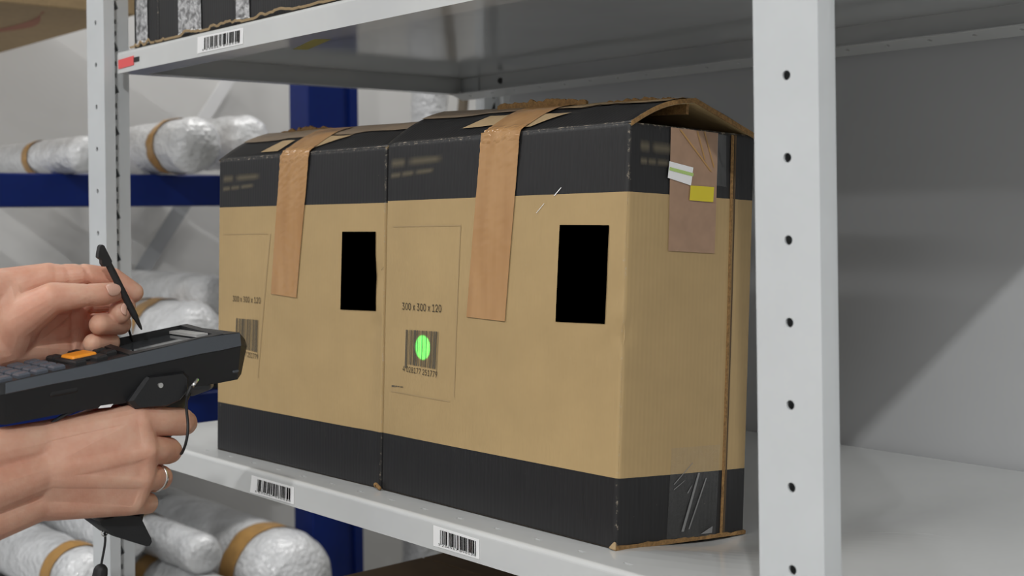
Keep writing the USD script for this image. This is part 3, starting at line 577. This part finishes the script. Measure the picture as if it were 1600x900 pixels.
def strap(a, b, w, m, label):
    a, b = np.array(a), np.array(b); d = (b - a) / np.linalg.norm(b - a); n = np.cross(d, [1.0, 0, 0]) * w / 2
    part(rack, "brace", strip(a - n, a + n, b - n, b + n, 2, 2, .003), m, smooth=False, label=label)
strap((-2.2850, 0.7762, 1.3202), (-2.2850, 0.9127, 1.5141), .030, WHITESTRAP, "white diagonal brace")
strap((-2.2850, 0.6550, 1.0209), (-2.2850, 0.7877, 1.2113), .036, ZINC, "dark grey diagonal brace")

# ---------------------------------------------------------------- bubble wrap rolls
def roll(name, label, near, length, r, bands=(), group=None, direction=(-1, 0, 0), seed=0, taper=0.0, lump=.12, flat=1.0):
    """A roll of bubble wrap lying with its bunched end at 'near'; bands: (start, width, material) of tape along it."""
    near = np.array(near, float); d = np.array(direction, float); d /= np.linalg.norm(d)
    a = np.cross(d, [0, 0, 1.0]) if abs(d[2]) < .9 else np.array([1.0, 0, 0]); a /= np.linalg.norm(a); b = np.cross(a, d)
    def ring(z, off=0.0, n=72):
        an = np.arange(n) * 2 * np.pi / n; e = 1.0
        if z < r * .9: e = math.sqrt(max(1e-4, 1 - ((r * .9 - z) / (r * .9)) ** 2.6))
        if z > length - r * .4: e = math.sqrt(max(1e-4, 1 - ((z - length + r * .4) / (r * .4)) ** 4))
        q = np.stack([np.cos(an) * 2.2, np.sin(an) * 2.2, np.full(n, z / r * 1.1)], 1)
        k = 1 + lump * (meshkit.fbm(q + seed * 7.3, 4, seed) - .5) * 2
        rr = (r * (1 - taper * z / length) * e * k + off * (e > .3))[:, None]
        return near + d * z + rr * (np.cos(an)[:, None] * a + flat * np.sin(an)[:, None] * b)
    zs = np.concatenate([r * .9 * (1 - np.cos(np.linspace(0.02, math.pi / 2, 12))), np.linspace(r * .9, length - r * .4, 40)[1:], length - r * .4 + r * .4 * np.sin(np.linspace(0, math.pi / 2 * .98, 6))[1:]])
    th = thing(name, label, "bubble wrap roll", near + d * length / 2 - [0, 0, r], group)
    part(th, "wrap", loft(np.stack([ring(z) for z in zs])), WRAP, smooth=True)
    for z0, w, m in bands:
        part(th, "tape_band", loft(np.concatenate([np.stack([ring(z, .0022) for z in np.linspace(z0, z0 + w, 8)]), np.stack([ring(z0 + w, -.002)])]), cap=False), m, smooth=True)
    return th
roll("bubble_wrap_roll", "fat bubble wrap roll on the upper blue beam with an amber tape band", (-1.6400, 0.4778, 1.2832), .60, .052, [(.095, .032, OLDTAPE)], seed=1, taper=.22, lump=.10)
roll("bubble_wrap_roll", "bubble wrap roll behind the fat one on the upper blue beam, beside the blue upright", (-1.7600, 0.6519, 1.3009), .50, .052, [], seed=2, lump=.12)
roll("bubble_wrap_roll", "thin bubble wrap roll on the upper blue beam left of the grey post", (-1.7000, 0.2908, 1.2646), .5, .032, [(.2, .03, OLDTAPE)], seed=3, lump=.08)
roll("bubble_wrap_roll", "thick taped bubble wrap roll on the middle rack level right behind the scanner", (-1.7000, 0.5044, 0.9075), .50, .083, [(.135, .055, OLDTAPE), (.215, .05, OLDTAPE)], seed=4, lump=.10)
roll("bubble_wrap_roll", "smooth bubble wrap roll lying on top at the back of the middle rack level", (-1.8600, 0.6280, 0.9827), .42, .052, [], seed=5, lump=.07)
roll("bubble_wrap_roll", "bubble wrap roll on the middle rack level behind the hand with the stylus", (-1.7500, 0.3190, 0.8751), .45, .062, [(.1, .03, OLDTAPE)], seed=6, lump=.1)
roll("bubble_wrap_roll", "large bubble wrap roll with a wide brown tape band on the lowest rack level", (-1.6200, 0.6687, 0.4492), .68, .094, [(.105, .058, OLDTAPE)], seed=7, taper=.0, lump=.06)
roll("bubble_wrap_roll", "bubble wrap roll with a tape band low down, right of the scanner's grip", (-1.4000, 0.4588, 0.4666), .85, .050, [(.37, .05, OLDTAPE)], seed=8, lump=.05)
roll("bubble_wrap_roll", "slim bubble wrap roll with a narrow tape band, uppermost right of the scanner's grip", (-1.60, .459, .5494), .68, .036, [(.235, .035, OLDTAPE)], seed=9, lump=.05)
roll("bubble_wrap_roll", "bubble wrap roll at the lower left corner left of the grey post", (-1.5000, 0.2069, 0.5701), .66, .050, [(.06, .04, OLDTAPE)], seed=10, lump=.06)
roll("bubble_wrap_roll", "bubble wrap roll with amber tape behind the grip end at the far left", (-1.6200, 0.3218, 0.6021), .62, .046, [(.30, .04, OLDTAPE)], seed=12, lump=.06)
for k_, (y_, z_, r_) in enumerate(((.09, .408, .055), (.205, .408, .055), (.32, .408, .055), (.45, .383, .028), (.265, .492, .040), (.15, .492, .040))):
    roll("bubble_wrap_roll", "bubble wrap roll deep in the pile on the lowest rack level, under the taped ones", (-1.62, y_, z_), .62, r_, [], "deep rolls of the pile", seed=20 + k_, lump=.04)
roll("bubble_wrap_roll", "bubble wrap roll at the back of the middle rack level under the smooth one", (-1.80, .650, .870), .42, .056, [], seed=30, lump=.05)
# standing roll and tube behind the rack
sr = roll("standing_roll", "tall shiny bubble wrap roll leaning upright right of the blue rack post", (-1.9500, 1.2346, 1.4765), 1.55, .043, [], direction=(.02, -.055, -1), seed=13, lump=.10)
tb = thing("cardboard_tube", "brown cardboard tube leaning beside the tall standing wrap roll", "tube", (-1.95, 1.45, 0))
part(tb, "tube", cyl((-2.0000, 1.3854, 1.5057), (-2.0000, 1.2194, 0.1335), .013, n=28), TUBE)

# flat carton on wall brackets, top left
fc = thing("flat_carton", "flat brown cardboard carton high on the wall at the top left corner", "carton", (-1.9, .5, 1.49))
A = np.array((-1.8000, 0.3330, 1.4971))
y0_, y1_ = A[1] - .32, A[1]
part(fc, "tray", box(-2.319, -1.60, y0_, y1_, A[2], A[2] + .062, .003), KRAFT)
part(fc, "lid", box(-2.319, -1.60, y0_ - .003, y1_ + .003, A[2] + .067, A[2] + .13, .003), DKRAFT)
part(fc, "seam", box(-2.315, -1.605, y0_ + .004, y1_ - .004, A[2] + .060, A[2] + .07), INSIDE)
t_ = np.linspace(0, 1, 12); part(fc, "red_print", sheet(np.stack([np.stack([-1.95 + .3 * t_, A[1] - .14 + .02 * np.sin(3 * t_), np.full(12, A[2] - .0005)], 1), np.stack([-1.95 + .3 * t_, A[1] - .12 + .03 * np.sin(4 * t_), np.full(12, A[2] - .0005)], 1)], 1)), plain("faded_red_print", (.36, .15, .09), .8), smooth=False)

# ---------------------------------------------------------------- hand-held scanner
SX = -.45
sc = thing("handheld_scanner", "black pistol grip barcode scanner with keypad and display held in the right hand", "scanner", (SX, -.20, .90))
top = np.array([(-0.4180, -0.3203, 1.0406), (-0.4180, -0.2882, 1.0447), (-0.4180, -0.2555, 1.0486), (-0.4180, -0.2287, 1.0524), (-0.4180, -0.2009, 1.0563), (-0.4180, -0.1735, 1.0606), (-0.4180, -0.1557, 1.0617), (-0.4180, -0.1396, 1.0623), (-0.4220, -0.1324, 1.0563)])
mid = np.array([(-0.4125, -0.3224, 1.0334), (-0.4125, -0.2905, 1.0369), (-0.4125, -0.2580, 1.0397), (-0.4125, -0.2314, 1.0426), (-0.4125, -0.2037, 1.0455), (-0.4125, -0.1766, 1.0486), (-0.4125, -0.1588, 1.0500), (-0.4125, -0.1417, 1.0521), (-0.4180, -0.1333, 1.0511)])
bot = np.array([(-0.4210, -0.3196, 1.0112), (-0.4210, -0.2874, 1.0137), (-0.4210, -0.2547, 1.0155), (-0.4210, -0.2278, 1.0173), (-0.4210, -0.1999, 1.0206), (-0.4210, -0.1725, 1.0236), (-0.4210, -0.1546, 1.0244), (-0.4210, -0.1401, 1.0255), (-0.4240, -0.1350, 1.0292)])
def mir(p): q = p.copy(); q[..., 0] = 2 * SX - q[..., 0]; return q
def ring6(i):
    T, M_, B = top[i], mid[i], bot[i]; e = lambda a, b, k: a * (1 - k) + b * k
    h = [e(T, mir(T), .03), T + [-.0005, 0, 0], e(T, M_, .12), e(T, M_, .9), M_, e(M_, B, .08), e(M_, B, .9), B, e(B, mir(B), .06)]
    return np.array(h + [mir(x) for x in h[::-1]])
R_ = [ring6(i) for i in range(len(top))]
R_ = [R_[0] * .96 + R_[0].mean(0) * .04 - [0, .004, 0]] + R_ + [R_[-1] * .8 + R_[-1].mean(0) * .2 + [0, .002, 0]]
full = loft(np.array(R_))
mf = Manifold(m3.Mesh(np.asarray(full[0], np.float32), np.asarray(full[1], np.uint32)))
# the display well is cut into the top
def topz(y): return float(np.interp(y, top[:, 1], top[:, 2]))
def deckbox(x0, x1, y0, y1, dz0, dz1):
    """A block following the sloping top deck between two y stations."""
    return Manifold.hull_points(np.array([(x, y, topz(y) + dz) for x in (x0, x1) for y in (y0, y1) for dz in (dz0, dz1)]))
yk = top[3][1]; ys, ye = top[3][1] + .004, top[6][1] - .004
mf = mf - deckbox(SX - .027, SX + .027, ys, ye, -.0028, .02)
v, f = arr(mf)
part(sc, "body", (v, f), BLACKP, smooth=22)
# lighter charcoal upper side faces
def side_band(sx):
    P = np.stack([np.array([mid[i] * .97 + top[i] * .03 for i in range(len(top) - 1)]), np.array([top[i] * .95 + mid[i] * .05 for i in range(len(top) - 1)])], 1)
    k = P.copy(); k[..., 0] += .0009; k[..., 2] += .0002
    if sx < 0: k = mir(k)[::-1]
    return sheet(k, .0015)
part(sc, "side_panel", side_band(1), SIDEP, smooth=40, label="charcoal upper side panel")
part(sc, "side_panel", side_band(-1), SIDEP, smooth=40, label="charcoal upper side panel")
# raised rim around the display, and the display
def rim():
    y0, y1 = ys - .006, ye + .006
    o = Manifold.hull_points(np.array([(x, y, topz(y) + dz) for y in (y0, y1) for x, dz in ((SX - .0335, -.001), (SX + .0335, -.001), (SX - .032, .0042), (SX - .027, .0048), (SX + .0265, .0012), (SX + .0325, .0006))]))
    return o - deckbox(SX - .0265, SX + .0265, ys, ye, -.004, .02)
part(sc, "display_rim", rim(), BLACKP, smooth=25)
part(sc, "display", deckbox(SX - .0265, SX + .0265, ys, ye, -.0024, -.0010), SCREEN, smooth=False, label="glossy dark display")
part(sc, "display_glint", deckbox(SX - .026, SX + .020, ye - .010, ye - .0005, -.001, .0012), plain("painted_glint", (.42, .42, .41), .3), smooth=False, label="pale screen reflection painted at the display front edge")  # pale block painted to stand for a reflection on the screen
def key(x, y, w, d, h, m, name="key"):
    k = Manifold.hull_points(np.array([(x + sx * w / 2 * s, y + sy * d / 2 * s, topz(y + sy * d / 2) + z) for sx in (-1, 1) for sy in (-1, 1) for s, z in ((1, -.001), (1, h * .6), (.8, h))]))
    part(sc, name, k, m, smooth=25)
for r_ in range(5):
    for c_ in range(4):
        key(SX - .0225 + c_ * .015, yk - .052 - r_ * .0125, .0115, .0085, .0030, KEYP)
for x, y in ((-.021, -.036), (.021, -.036), (-.021, -.020), (.021, -.020), (-.008, -.008), (.010, -.008)):
    key(SX + x, yk + y, .013, .008, .0034, RUBBER)
nav = thing  # (kept simple: the orange navigation key is one raised rounded cross)
part(sc, "orange_key", Manifold.batch_hull([sph((SX + dx, yk - .026 + dy, topz(yk - .026 + dy) + .0026), .002, 10) for dx in (-.0095, .0095) for dy in (-.0075, .0075)]), ORANGE, label="orange navigation key")
part(sc, "nav_ring", Manifold.batch_hull([sph((SX + dx, yk - .026 + dy, topz(yk - .026 + dy) + .0008), .0018, 10) for dx in (-.0135, .0135) for dy in (-.0115, .0115)]), RUBBER)
# grip: mount, handle, flared foot
mp = [(p[1], p[2]) for p in ((-0.4130, -0.2325, 1.0186), (-0.4130, -0.2209, 1.0324), (-0.4130, -0.2183, 1.0359), (-0.4130, -0.1881, 1.0365), (-0.4130, -0.1845, 1.0328), (-0.4130, -0.1846, 1.0222), (-0.4130, -0.1915, 1.0152), (-0.4130, -0.2029, 1.0117), (-0.4130, -0.2271, 1.0124))]
cs = CrossSection([mp if np.cross(np.array(mp[1]) - mp[0], np.array(mp[3]) - mp[0]) > 0 else mp[::-1]])
def bevel_x(outline, x0, x1, r=.003):
    p = np.array(outline); c_ = p.mean(0); q = c_ + (p - c_) * (1 - r / np.abs(p - c_).max())
    return prism_x(outline, x0 + r, x1 - r) + Manifold.hull_points(np.array([(x0, *k) for k in q] + [(x1, *k) for k in q] + [(x0 + r, *k) for k in p] + [(x1 - r, *k) for k in p]))
part(sc, "grip_mount", bevel_x(mp, -.487, -.413), BLACKP, smooth=25)
part(sc, "screw", cyl((-0.4135, -0.2086, 1.0284), np.array((-0.4135, -0.2086, 1.0284)) + [.0016, 0, 0], .0024, .0019, 20), METAL, label="bright screw head")
def ell(c_, hy, hx, ax=(0, 1, 0), n=36, p=2.6):
    an = np.arange(n) * 2 * np.pi / n; ax = np.array(ax, float); ax /= np.linalg.norm(ax)
    co, si = np.cos(an), np.sin(an); co, si = np.sign(co) * np.abs(co) ** (2 / p), np.sign(si) * np.abs(si) ** (2 / p)
    return np.array(c_) + co[:, None] * hy * ax + si[:, None] * hx * np.array([1.0, 0, 0])
ftax = np.array((-0.4500, -0.2070, 0.9072)) - np.array((-0.4500, -0.2472, 0.9286))
gr = loft(np.stack([ell((-0.4500, -0.1909, 1.0154), .024, .016), ell((-0.4500, -0.1975, 0.9954), .019, .0145), ell((-0.4500, -0.2099, 0.9676), .0175, .014), ell((-0.4500, -0.2205, 0.9425), .0175, .014), ell((-0.4500, -0.2262, 0.9284), .019, .014, ftax), ell((-0.4500, -0.2283, 0.9240), .016, .0135, ftax)]))
part(sc, "grip", gr, BLACKP, smooth=True)
ft = [(p[1], p[2]) for p in ((-0.4500, -0.2491, 0.9312), (-0.4500, -0.2472, 0.9276), (-0.4500, -0.2423, 0.9239), (-0.4500, -0.2354, 0.9170), (-0.4500, -0.2214, 0.9103), (-0.4500, -0.2097, 0.9048), (-0.4500, -0.2071, 0.9048), (-0.4500, -0.2055, 0.9075), (-0.4500, -0.2060, 0.9105), (-0.4500, -0.2100, 0.9165), (-0.4500, -0.2135, 0.9234), (-0.4500, -0.2150, 0.9295), (-0.4500, -0.2307, 0.9330))]
part(sc, "grip_foot", Manifold.batch_hull([Manifold.hull_points(np.array([(SX + sx * (.0155 - .0035 * e), SY, SZ) for sx in (-1, 1) for SY, SZ in [(lambda c_, q: (c_[0] + (q[0] - c_[0]) * k_, c_[1] + (q[1] - c_[1]) * k_))(np.mean(ft, 0), q_) for q_ in ft]])) for k_, e in ((1.0, 1), (.94, 0))]) - sph((SX, ft[9][0] + .030, ft[9][1] + .016), .0295, 60), BLACKP, smooth=35)
part(sc, "trigger", Manifold.batch_hull([sph((-0.4440, -0.1714, 1.0214), .004), sph((-0.4440, -0.1549, 1.0198), .004), sph((-0.4560, -0.1463, 1.0189), .004), sph((-0.4500, -0.1640, 1.0161), .004)]), SIDEP)
part(sc, "tether_hook", tube([(-0.4120, -0.1792, 1.0300), (-0.4100, -0.1824, 1.0276), (-0.4110, -0.1840, 1.0252)], .0014), METAL, label="bright tether hook")
part(sc, "tether_hook", tube([(-0.4100, -0.1851, 1.0254), (-0.4100, -0.1872, 1.0218), (-0.4110, -0.1883, 1.0189)], .0016), RUBBER)
part(sc, "side_port", Manifold.batch_hull([sph((-0.4165, -0.2890, 1.0296), .002, 10), sph((-0.4165, -0.2715, 1.0310), .002, 10), sph((-0.4165, -0.2715, 1.0328), .002, 10), sph((-0.4165, -0.2890, 1.0314), .002, 10)]), RUBBER)
part(sc, "side_button", Manifold.batch_hull([sph((-0.4185, -0.1448, 1.0321), .0012, 10), sph((-0.4185, -0.1414, 1.0323), .0012, 10)]), SIDEP)
part(sc, "sticker", strip((-0.4205, -0.2530, 1.0154), (-0.4205, -0.2438, 1.0153), (-0.4205, -0.2515, 1.0171), (-0.4205, -0.2418, 1.0174), 2, 2, .0004), WHITE, smooth=False, label="white sticker edge under the body")
part(sc, "tether", tube([(-0.4110, -0.1878, 1.0189), (-0.4040, -0.1923, 1.0096), (-0.3980, -0.1944, 1.0000), (-0.3960, -0.1964, 0.9897), (-0.4000, -0.1970, 0.9812), (-0.4120, -0.1931, 0.9758)], .0011), CORD, label="thin black cord over the index finger")
part(sc, "wrist_strap", tube([(-0.4300, -0.2661, 1.0144), (-0.4300, -0.2746, 1.0117), (-0.4300, -0.2821, 1.0080), (-0.4400, -0.2985, 0.9947)], .0014), SIDEP)
part(sc, "lanyard", tube([(-0.4480, -0.2378, 0.9183), (-0.4470, -0.2376, 0.9122), (-0.4470, -0.2389, 0.9043), (-0.4470, -0.2410, 0.8943)], .0009), CORD, label="thin dark cord hanging from the grip")
part(sc, "lanyard_ring", trimesh.creation.torus(.0022, .0005, 16, 8).apply_transform(trimesh.transformations.rotation_matrix(1.3, [0, 1, 0])).apply_translation((-0.4470, -0.2382, 0.9180)), METAL)
part(sc, "lanyard_bead", (lambda b: b)(Manifold.batch_hull([sph((-0.4470, -0.2415, 0.8906), .0052), sph((-0.4470, -0.2421, 0.8869), .0056)])), RUBBER, label="black bead at the end of the cord")

# the green aiming light it throws on the barcode
src, dst = np.array([-.4450, -.1120, 1.0430]), np.array((-0.4360, 0.0515, 1.0344))
gl = UsdLux.SphereLight.Define(stage, "/World/scanner_aim_light"); gl.CreateRadiusAttr(.0006); gl.CreateIntensityAttr(650000.0); gl.CreateColorAttr(Gf.Vec3f(.08, 1.0, .20)); gl.CreateTreatAsPointAttr(False)
sh = UsdLux.ShapingAPI.Apply(gl.GetPrim()); sh.CreateShapingConeAngleAttr(math.degrees(math.atan(.0115 / np.linalg.norm(dst - src)))); sh.CreateShapingConeSoftnessAttr(.3)
zz = -(dst - src) / np.linalg.norm(dst - src); xx = np.cross([0, 0, 1.0], zz); xx /= np.linalg.norm(xx); yy = np.cross(zz, xx)
gl.AddTransformOp().Set(Gf.Matrix4d(*xx, 0, *yy, 0, *zz, 0, *src, 1))

# ---------------------------------------------------------------- stylus
st = thing("stylus", "black plastic stylus pinched between thumb and finger of the left hand", "stylus", (-0.4520, -0.2200, 1.0995))
s0, s1 = np.array((-0.4520, -0.2358, 1.1291)), np.array((-0.4520, -0.2043, 1.0670)); sd = (s1 - s0) / np.linalg.norm(s1 - s0)
L_ = np.linalg.norm(s1 - s0); sn = np.cross(sd, [1.0, 0, 0]); sn /= np.linalg.norm(sn)
def srg(t, a, b, o=0.0): an = np.arange(16) * 2 * np.pi / 16; return s0 + sd * L_ * t + sn * o + a * np.cos(an)[:, None] * sn + b * np.sin(an)[:, None] * np.array([1.0, 0, 0])
part(st, "shaft", loft(np.stack([srg(0, .0010, .0010), srg(.012, .0024, .0022), srg(.3, .0027, .0024), srg(.75, .0026, .0024), srg(.84, .0024, .0023), srg(.86, .0019, .0019), srg(.965, .0012, .0012), srg(1.0, .0006, .0006)])), RUBBER, smooth=40)
hk = [(-0.4520, -0.2370, 1.1324), (-0.4520, -0.2357, 1.1328), (-0.4520, -0.2343, 1.1319), (-0.4520, -0.2284, 1.1202), (-0.4520, -0.2294, 1.1168), (-0.4520, -0.2345, 1.1163), (-0.4520, -0.2362, 1.1185), (-0.4520, -0.2364, 1.1214), (-0.4520, -0.2391, 1.1234), (-0.4520, -0.2388, 1.1263), (-0.4520, -0.2378, 1.1310)]
part(st, "cap", prism_x([(p[1], p[2]) for p in hk], -.4546, -.4494), RUBBER, smooth=20)
part(st, "tether", tube([(-0.4700, -0.2101, 1.0777), (-0.4700, -0.2076, 1.0696), (-0.4740, -0.2032, 1.0611), (-0.4800, -0.1979, 1.0513)], .0009), CORD, label="thin black cord")

# ---------------------------------------------------------------- the person's hands
def flesh(bones, refine=.0021, taub=34, slabs=()):
    m = Manifold.batch_boolean([bone(np.array(a), ra, np.array(b), rb, 24) for a, ra, b, rb in bones] + [Manifold.batch_hull([sph(p, r, 24) for p, r in k]) for k in slabs], m3.OpType.Add)
    m = m.refine_to_length(refine)
    v, f = arr(m); t = trimesh.Trimesh(v, f, process=True)
    trimesh.smoothing.filter_taubin(t, .5, .53, taub)
    return t
def chain(js): return [(js[i][0], js[i][1], js[i + 1][0], js[i + 1][1]) for i in range(len(js) - 1)]
def crease(t, p, d, w=.0012, depth=.0009, reach=.02):
    """A skin fold across a finger at p, its axis d."""
    d = np.array(d, float); d /= np.linalg.norm(d); v = t.vertices - np.array(p); al = v @ d; near = np.linalg.norm(v - np.outer(al, d), axis=1) < reach
    t.vertices -= t.vertex_normals * (depth * np.exp(-(al / w) ** 2) * near)[:, None]
def bump_(t, p, r, h):
    g = np.exp(-((t.vertices - np.array(p)) ** 2).sum(1) / r ** 2); t.vertices += t.vertex_normals * (h * g)[:, None]
pe = thing("person", "person at the left edge, both bare hands in view holding a scanner and a stylus", "person", (-.45, -.5, .98))
# right hand: closed round the grip, its back towards the picture
W1, W2, W3 = (-0.4360, -0.2882, 0.9921), (-0.4360, -0.2887, 0.9538), (-0.4280, -0.2916, 0.9745)
I0, M0, R0, P0 = (-0.4235, -0.2228, 1.0028), (-0.4185, -0.2210, 0.9810), (-0.4205, -0.2223, 0.9606), (-0.4260, -0.2264, 0.9434)
rb = []
for w, k, r in ((W1, I0, .0125), (W3, M0, .0125), (W3, R0, .0115), (W2, P0, .0105)): rb.append((w, .0165, k, r))
rb += [(I0, .0125, M0, .0125), (M0, .0125, R0, .0115), (R0, .0115, P0, .0105), (W1, .0165, W2, .0155), (W1, .0165, M0, .012), (W2, .0155, R0, .011)]
rb += chain([(I0, .0122), ((-0.4240, -0.2038, 1.0001), .0110), ((-0.4280, -0.1847, 0.9969), .0105), ((-0.4470, -0.1718, 0.9923), .0095), ((-0.4680, -0.1656, 0.9881), .0085)])
rb += chain([(M0, .0122), ((-0.4220, -0.2082, 0.9789), .0108), ((-0.4300, -0.1955, 0.9762), .0103), ((-0.4550, -0.1805, 0.9704), .0092), ((-0.4700, -0.1893, 0.9681), .0083)])
rb += chain([(R0, .0112), ((-0.4240, -0.2115, 0.9590), .0098), ((-0.4310, -0.2010, 0.9565), .0093), ((-0.4550, -0.1883, 0.9501), .0085), ((-0.4700, -0.1971, 0.9482), .0078)])
rb += chain([(P0, .0102), ((-0.4290, -0.2180, 0.9406), .0086), ((-0.4340, -0.2101, 0.9381), .0081), ((-0.4550, -0.1996, 0.9321), .0073), ((-0.4680, -0.2072, 0.9302), .0067)])
# thumb on the far side of the grip
rb += chain([((-0.4520, -0.2683, 0.9894), .0155), ((-0.4740, -0.2243, 0.9983), .012), ((-0.4800, -0.1954, 0.9968), .0100), ((-0.4820, -0.1756, 0.9918), .0085)])
rb += [(W1, .0165, (-0.4520, -0.2683, 0.9894), .0155)]
EL = (-.415, -.66, .945)
rb += [(W1, .0165, (-.420, -.40, .985), .022), (W2, .0155, (-.420, -.40, .935), .021), ((-.420, -.40, .985), .022, (-.42, -.40, .935), .021), ((-.420, -.40, .985), .022, (-.415, -.62, .975), .028), ((-.42, -.40, .935), .021, (-.415, -.62, .93), .028), ((-.415, -.62, .975), .028, (-.415, -.62, .93), .028), (W3, .016, (-.418, -.40, .96), .026), ((-.418, -.40, .96), .026, (-.413, -.62, .953), .034)]
rh = flesh(rb, taub=90, slabs=[[(W1, .0160), (W3, .0160), (I0, .0118), (M0, .0118)], [(W1, .0155), (W3, .0160), (W2, .0150), (M0, .0114), (R0, .0108)], [(W3, .0155), (W2, .0152), (R0, .0108), (P0, .0100)]])
for p, h in ((I0, .0012), (M0, .0018), (R0, .0016), (P0, .0012)): bump_(rh, np.array(p) + [.011, .002, 0], .006, h)
for a, b in ((W3, M0), (W3, R0), (W2, P0), (W1, I0)):            # tendons on the back of the hand
    a, b = np.array(a), np.array(b); d = b - a; L2 = np.linalg.norm(d); d /= L2; q = rh.vertices - a; al = q @ d; ds = np.linalg.norm(q - np.outer(al, d) - [.011, 0, 0], axis=1)
    rh.vertices += rh.vertex_normals * (.0006 * np.exp(-(ds / .0045) ** 2) * smoothstep(.3 * L2, .6 * L2, al) * (1 - smoothstep(.92 * L2, 1.05 * L2, al)))[:, None]
rhp = part(pe, "right_hand", rh, SKIN, smooth=True)
ra, rbb = np.array((-0.4240, -0.2115, 0.9590)), np.array((-0.4310, -0.2010, 0.9565)); ax = (rbb - ra) / np.linalg.norm(rbb - ra); rc = ra + (rbb - ra) * .45
tor = trimesh.creation.torus(.0101, .0009, 48, 10); tor.vertices[:, 2] *= 1.7
z = ax; x_ = np.cross([0, 0, 1.0], z); x_ /= np.linalg.norm(x_); y_ = np.cross(z, x_); T4 = np.eye(4); T4[:3, 0], T4[:3, 1], T4[:3, 2], T4[:3, 3] = x_, y_, z, rc
part(rhp, "ring", tor.apply_transform(T4), METAL, smooth=True, label="thin silver wedding ring on the ring finger")
# left hand: palm towards the picture, stylus between thumb and index finger
LW1, LW2 = (-0.5000, -0.2867, 1.0986), (-0.5000, -0.2872, 1.0578)
i0, m0, r0, p0 = (-0.4890, -0.2612, 1.1079), (-0.4985, -0.2397, 1.0889), (-0.5010, -0.2374, 1.0698), (-0.4990, -0.2420, 1.0519)
lb = [(LW1, .018, i0, .0115), (LW1, .018, m0, .012), (LW2, .018, r0, .012), (LW2, .018, p0, .0115), (LW1, .018, LW2, .018), (i0, .011, m0, .012), (m0, .012, r0, .012), (r0, .012, p0, .0115), (LW1, .018, r0, .012), (LW2, .018, m0, .012)]
lb += chain([(i0, .0105), ((-0.4780, -0.2384, 1.1093), .0088), ((-0.4735, -0.2175, 1.1056), .0086), ((-0.4690, -0.2030, 1.0946), .0079)])
lb += chain([(m0, .0100), ((-0.4920, -0.2041, 1.0883), .0088), ((-0.4720, -0.2096, 1.0840), .0092), ((-0.4600, -0.2182, 1.0801), .0086)])
lb += chain([(r0, .0098), ((-0.4920, -0.2054, 1.0707), .0085), ((-0.4700, -0.2133, 1.0709), .0084), ((-0.4590, -0.2345, 1.0725), .0080)])
lb += chain([(p0, .0092), ((-0.4920, -0.2151, 1.0548), .0078), ((-0.4730, -0.2209, 1.0570), .0080), ((-0.4645, -0.2373, 1.0579), .0077)])
TH = [((-0.4860, -0.2859, 1.0777), .0175), ((-0.4640, -0.2684, 1.0939), .0118), ((-0.4560, -0.2454, 1.0954), .0085), ((-0.4555, -0.2337, 1.0953), .0086), ((-0.4580, -0.2225, 1.0963), .0074)]
lb += chain(TH); lb += [((-0.4860, -0.2859, 1.0777), .0175, LW2, .018), ((-0.4860, -0.2859, 1.0777), .0175, LW1, .018), ((-0.4640, -0.2684, 1.0939), .0118, m0, .0100)]
lb += [(LW1, .018, (-.505, -.42, 1.085), .022), (LW2, .018, (-.505, -.42, 1.035), .022), ((-.505, -.42, 1.085), .022, (-.505, -.42, 1.035), .022), ((-.505, -.42, 1.085), .022, (-.50, -.64, 1.06), .028), ((-.505, -.42, 1.035), .022, (-.50, -.64, 1.0), .028), ((-.50, -.64, 1.06), .028, (-.50, -.64, 1.0), .028), ((-.50, -.42, 1.06), .027, (-.495, -.64, 1.03), .035)]
lh = flesh(lb)
D = lambda a, b: np.array(b) - np.array(a)
crease(lh, TH[2][0], D(TH[1][0], TH[3][0]), .0009, .0007, .013); crease(lh, np.array(TH[2][0]) + [0, -.0032, 0], D(TH[1][0], TH[3][0]), .0008, .0005, .013); crease(lh, np.array(TH[2][0]) + [0, .0032, 0], D(TH[1][0], TH[3][0]), .0008, .0005, .013)
crease(lh, (-0.4780, -0.2389, 1.1093), (0, 1, .25), .0011, .0014, .012); crease(lh, (-0.4840, -0.2519, 1.1082), (0, 1, .1), .0010, .0010, .013)
crease(lh, (-0.4990, -0.2438, 1.0644), (0, 1, 0), .0014, .0014, .026); crease(lh, (-0.4990, -0.2270, 1.0632), (0, 1, 0), .0014, .0012, .026)
lhp = part(pe, "left_hand", lh, SKIN, smooth=True)
def nail(parent, c_, along, out, L=.0062, w=.0048, bulge=.0009):
    c_, al, ou = np.array(c_, float), np.array(along, float), np.array(out, float); al /= np.linalg.norm(al); ou -= al * (ou @ al); ou /= np.linalg.norm(ou); cr = np.cross(al, ou)
    m = trimesh.creation.icosphere(3); v = m.vertices.copy(); v = np.sign(v) * np.abs(v) ** .8
    m.vertices = c_ + v[:, :1] * L * al + v[:, 1:2] * w * cr + v[:, 2:] * bulge * ou - (v[:, 1:2] ** 2) * .0022 * ou
    part(parent, "fingernail", m, NAIL, smooth=True)
nail(lhp, np.array((-0.4555, -0.2281, 1.0974)) + [.0078, 0, .0022], D(TH[3][0], TH[4][0]), (1, -.1, .45), .0060, .0050)
nail(lhp, np.array((-0.4560, -0.2169, 1.0822)) + [.0040, 0.0, .001], (.3, -.2, -1), (.75, .75, .1), .0048, .0040)
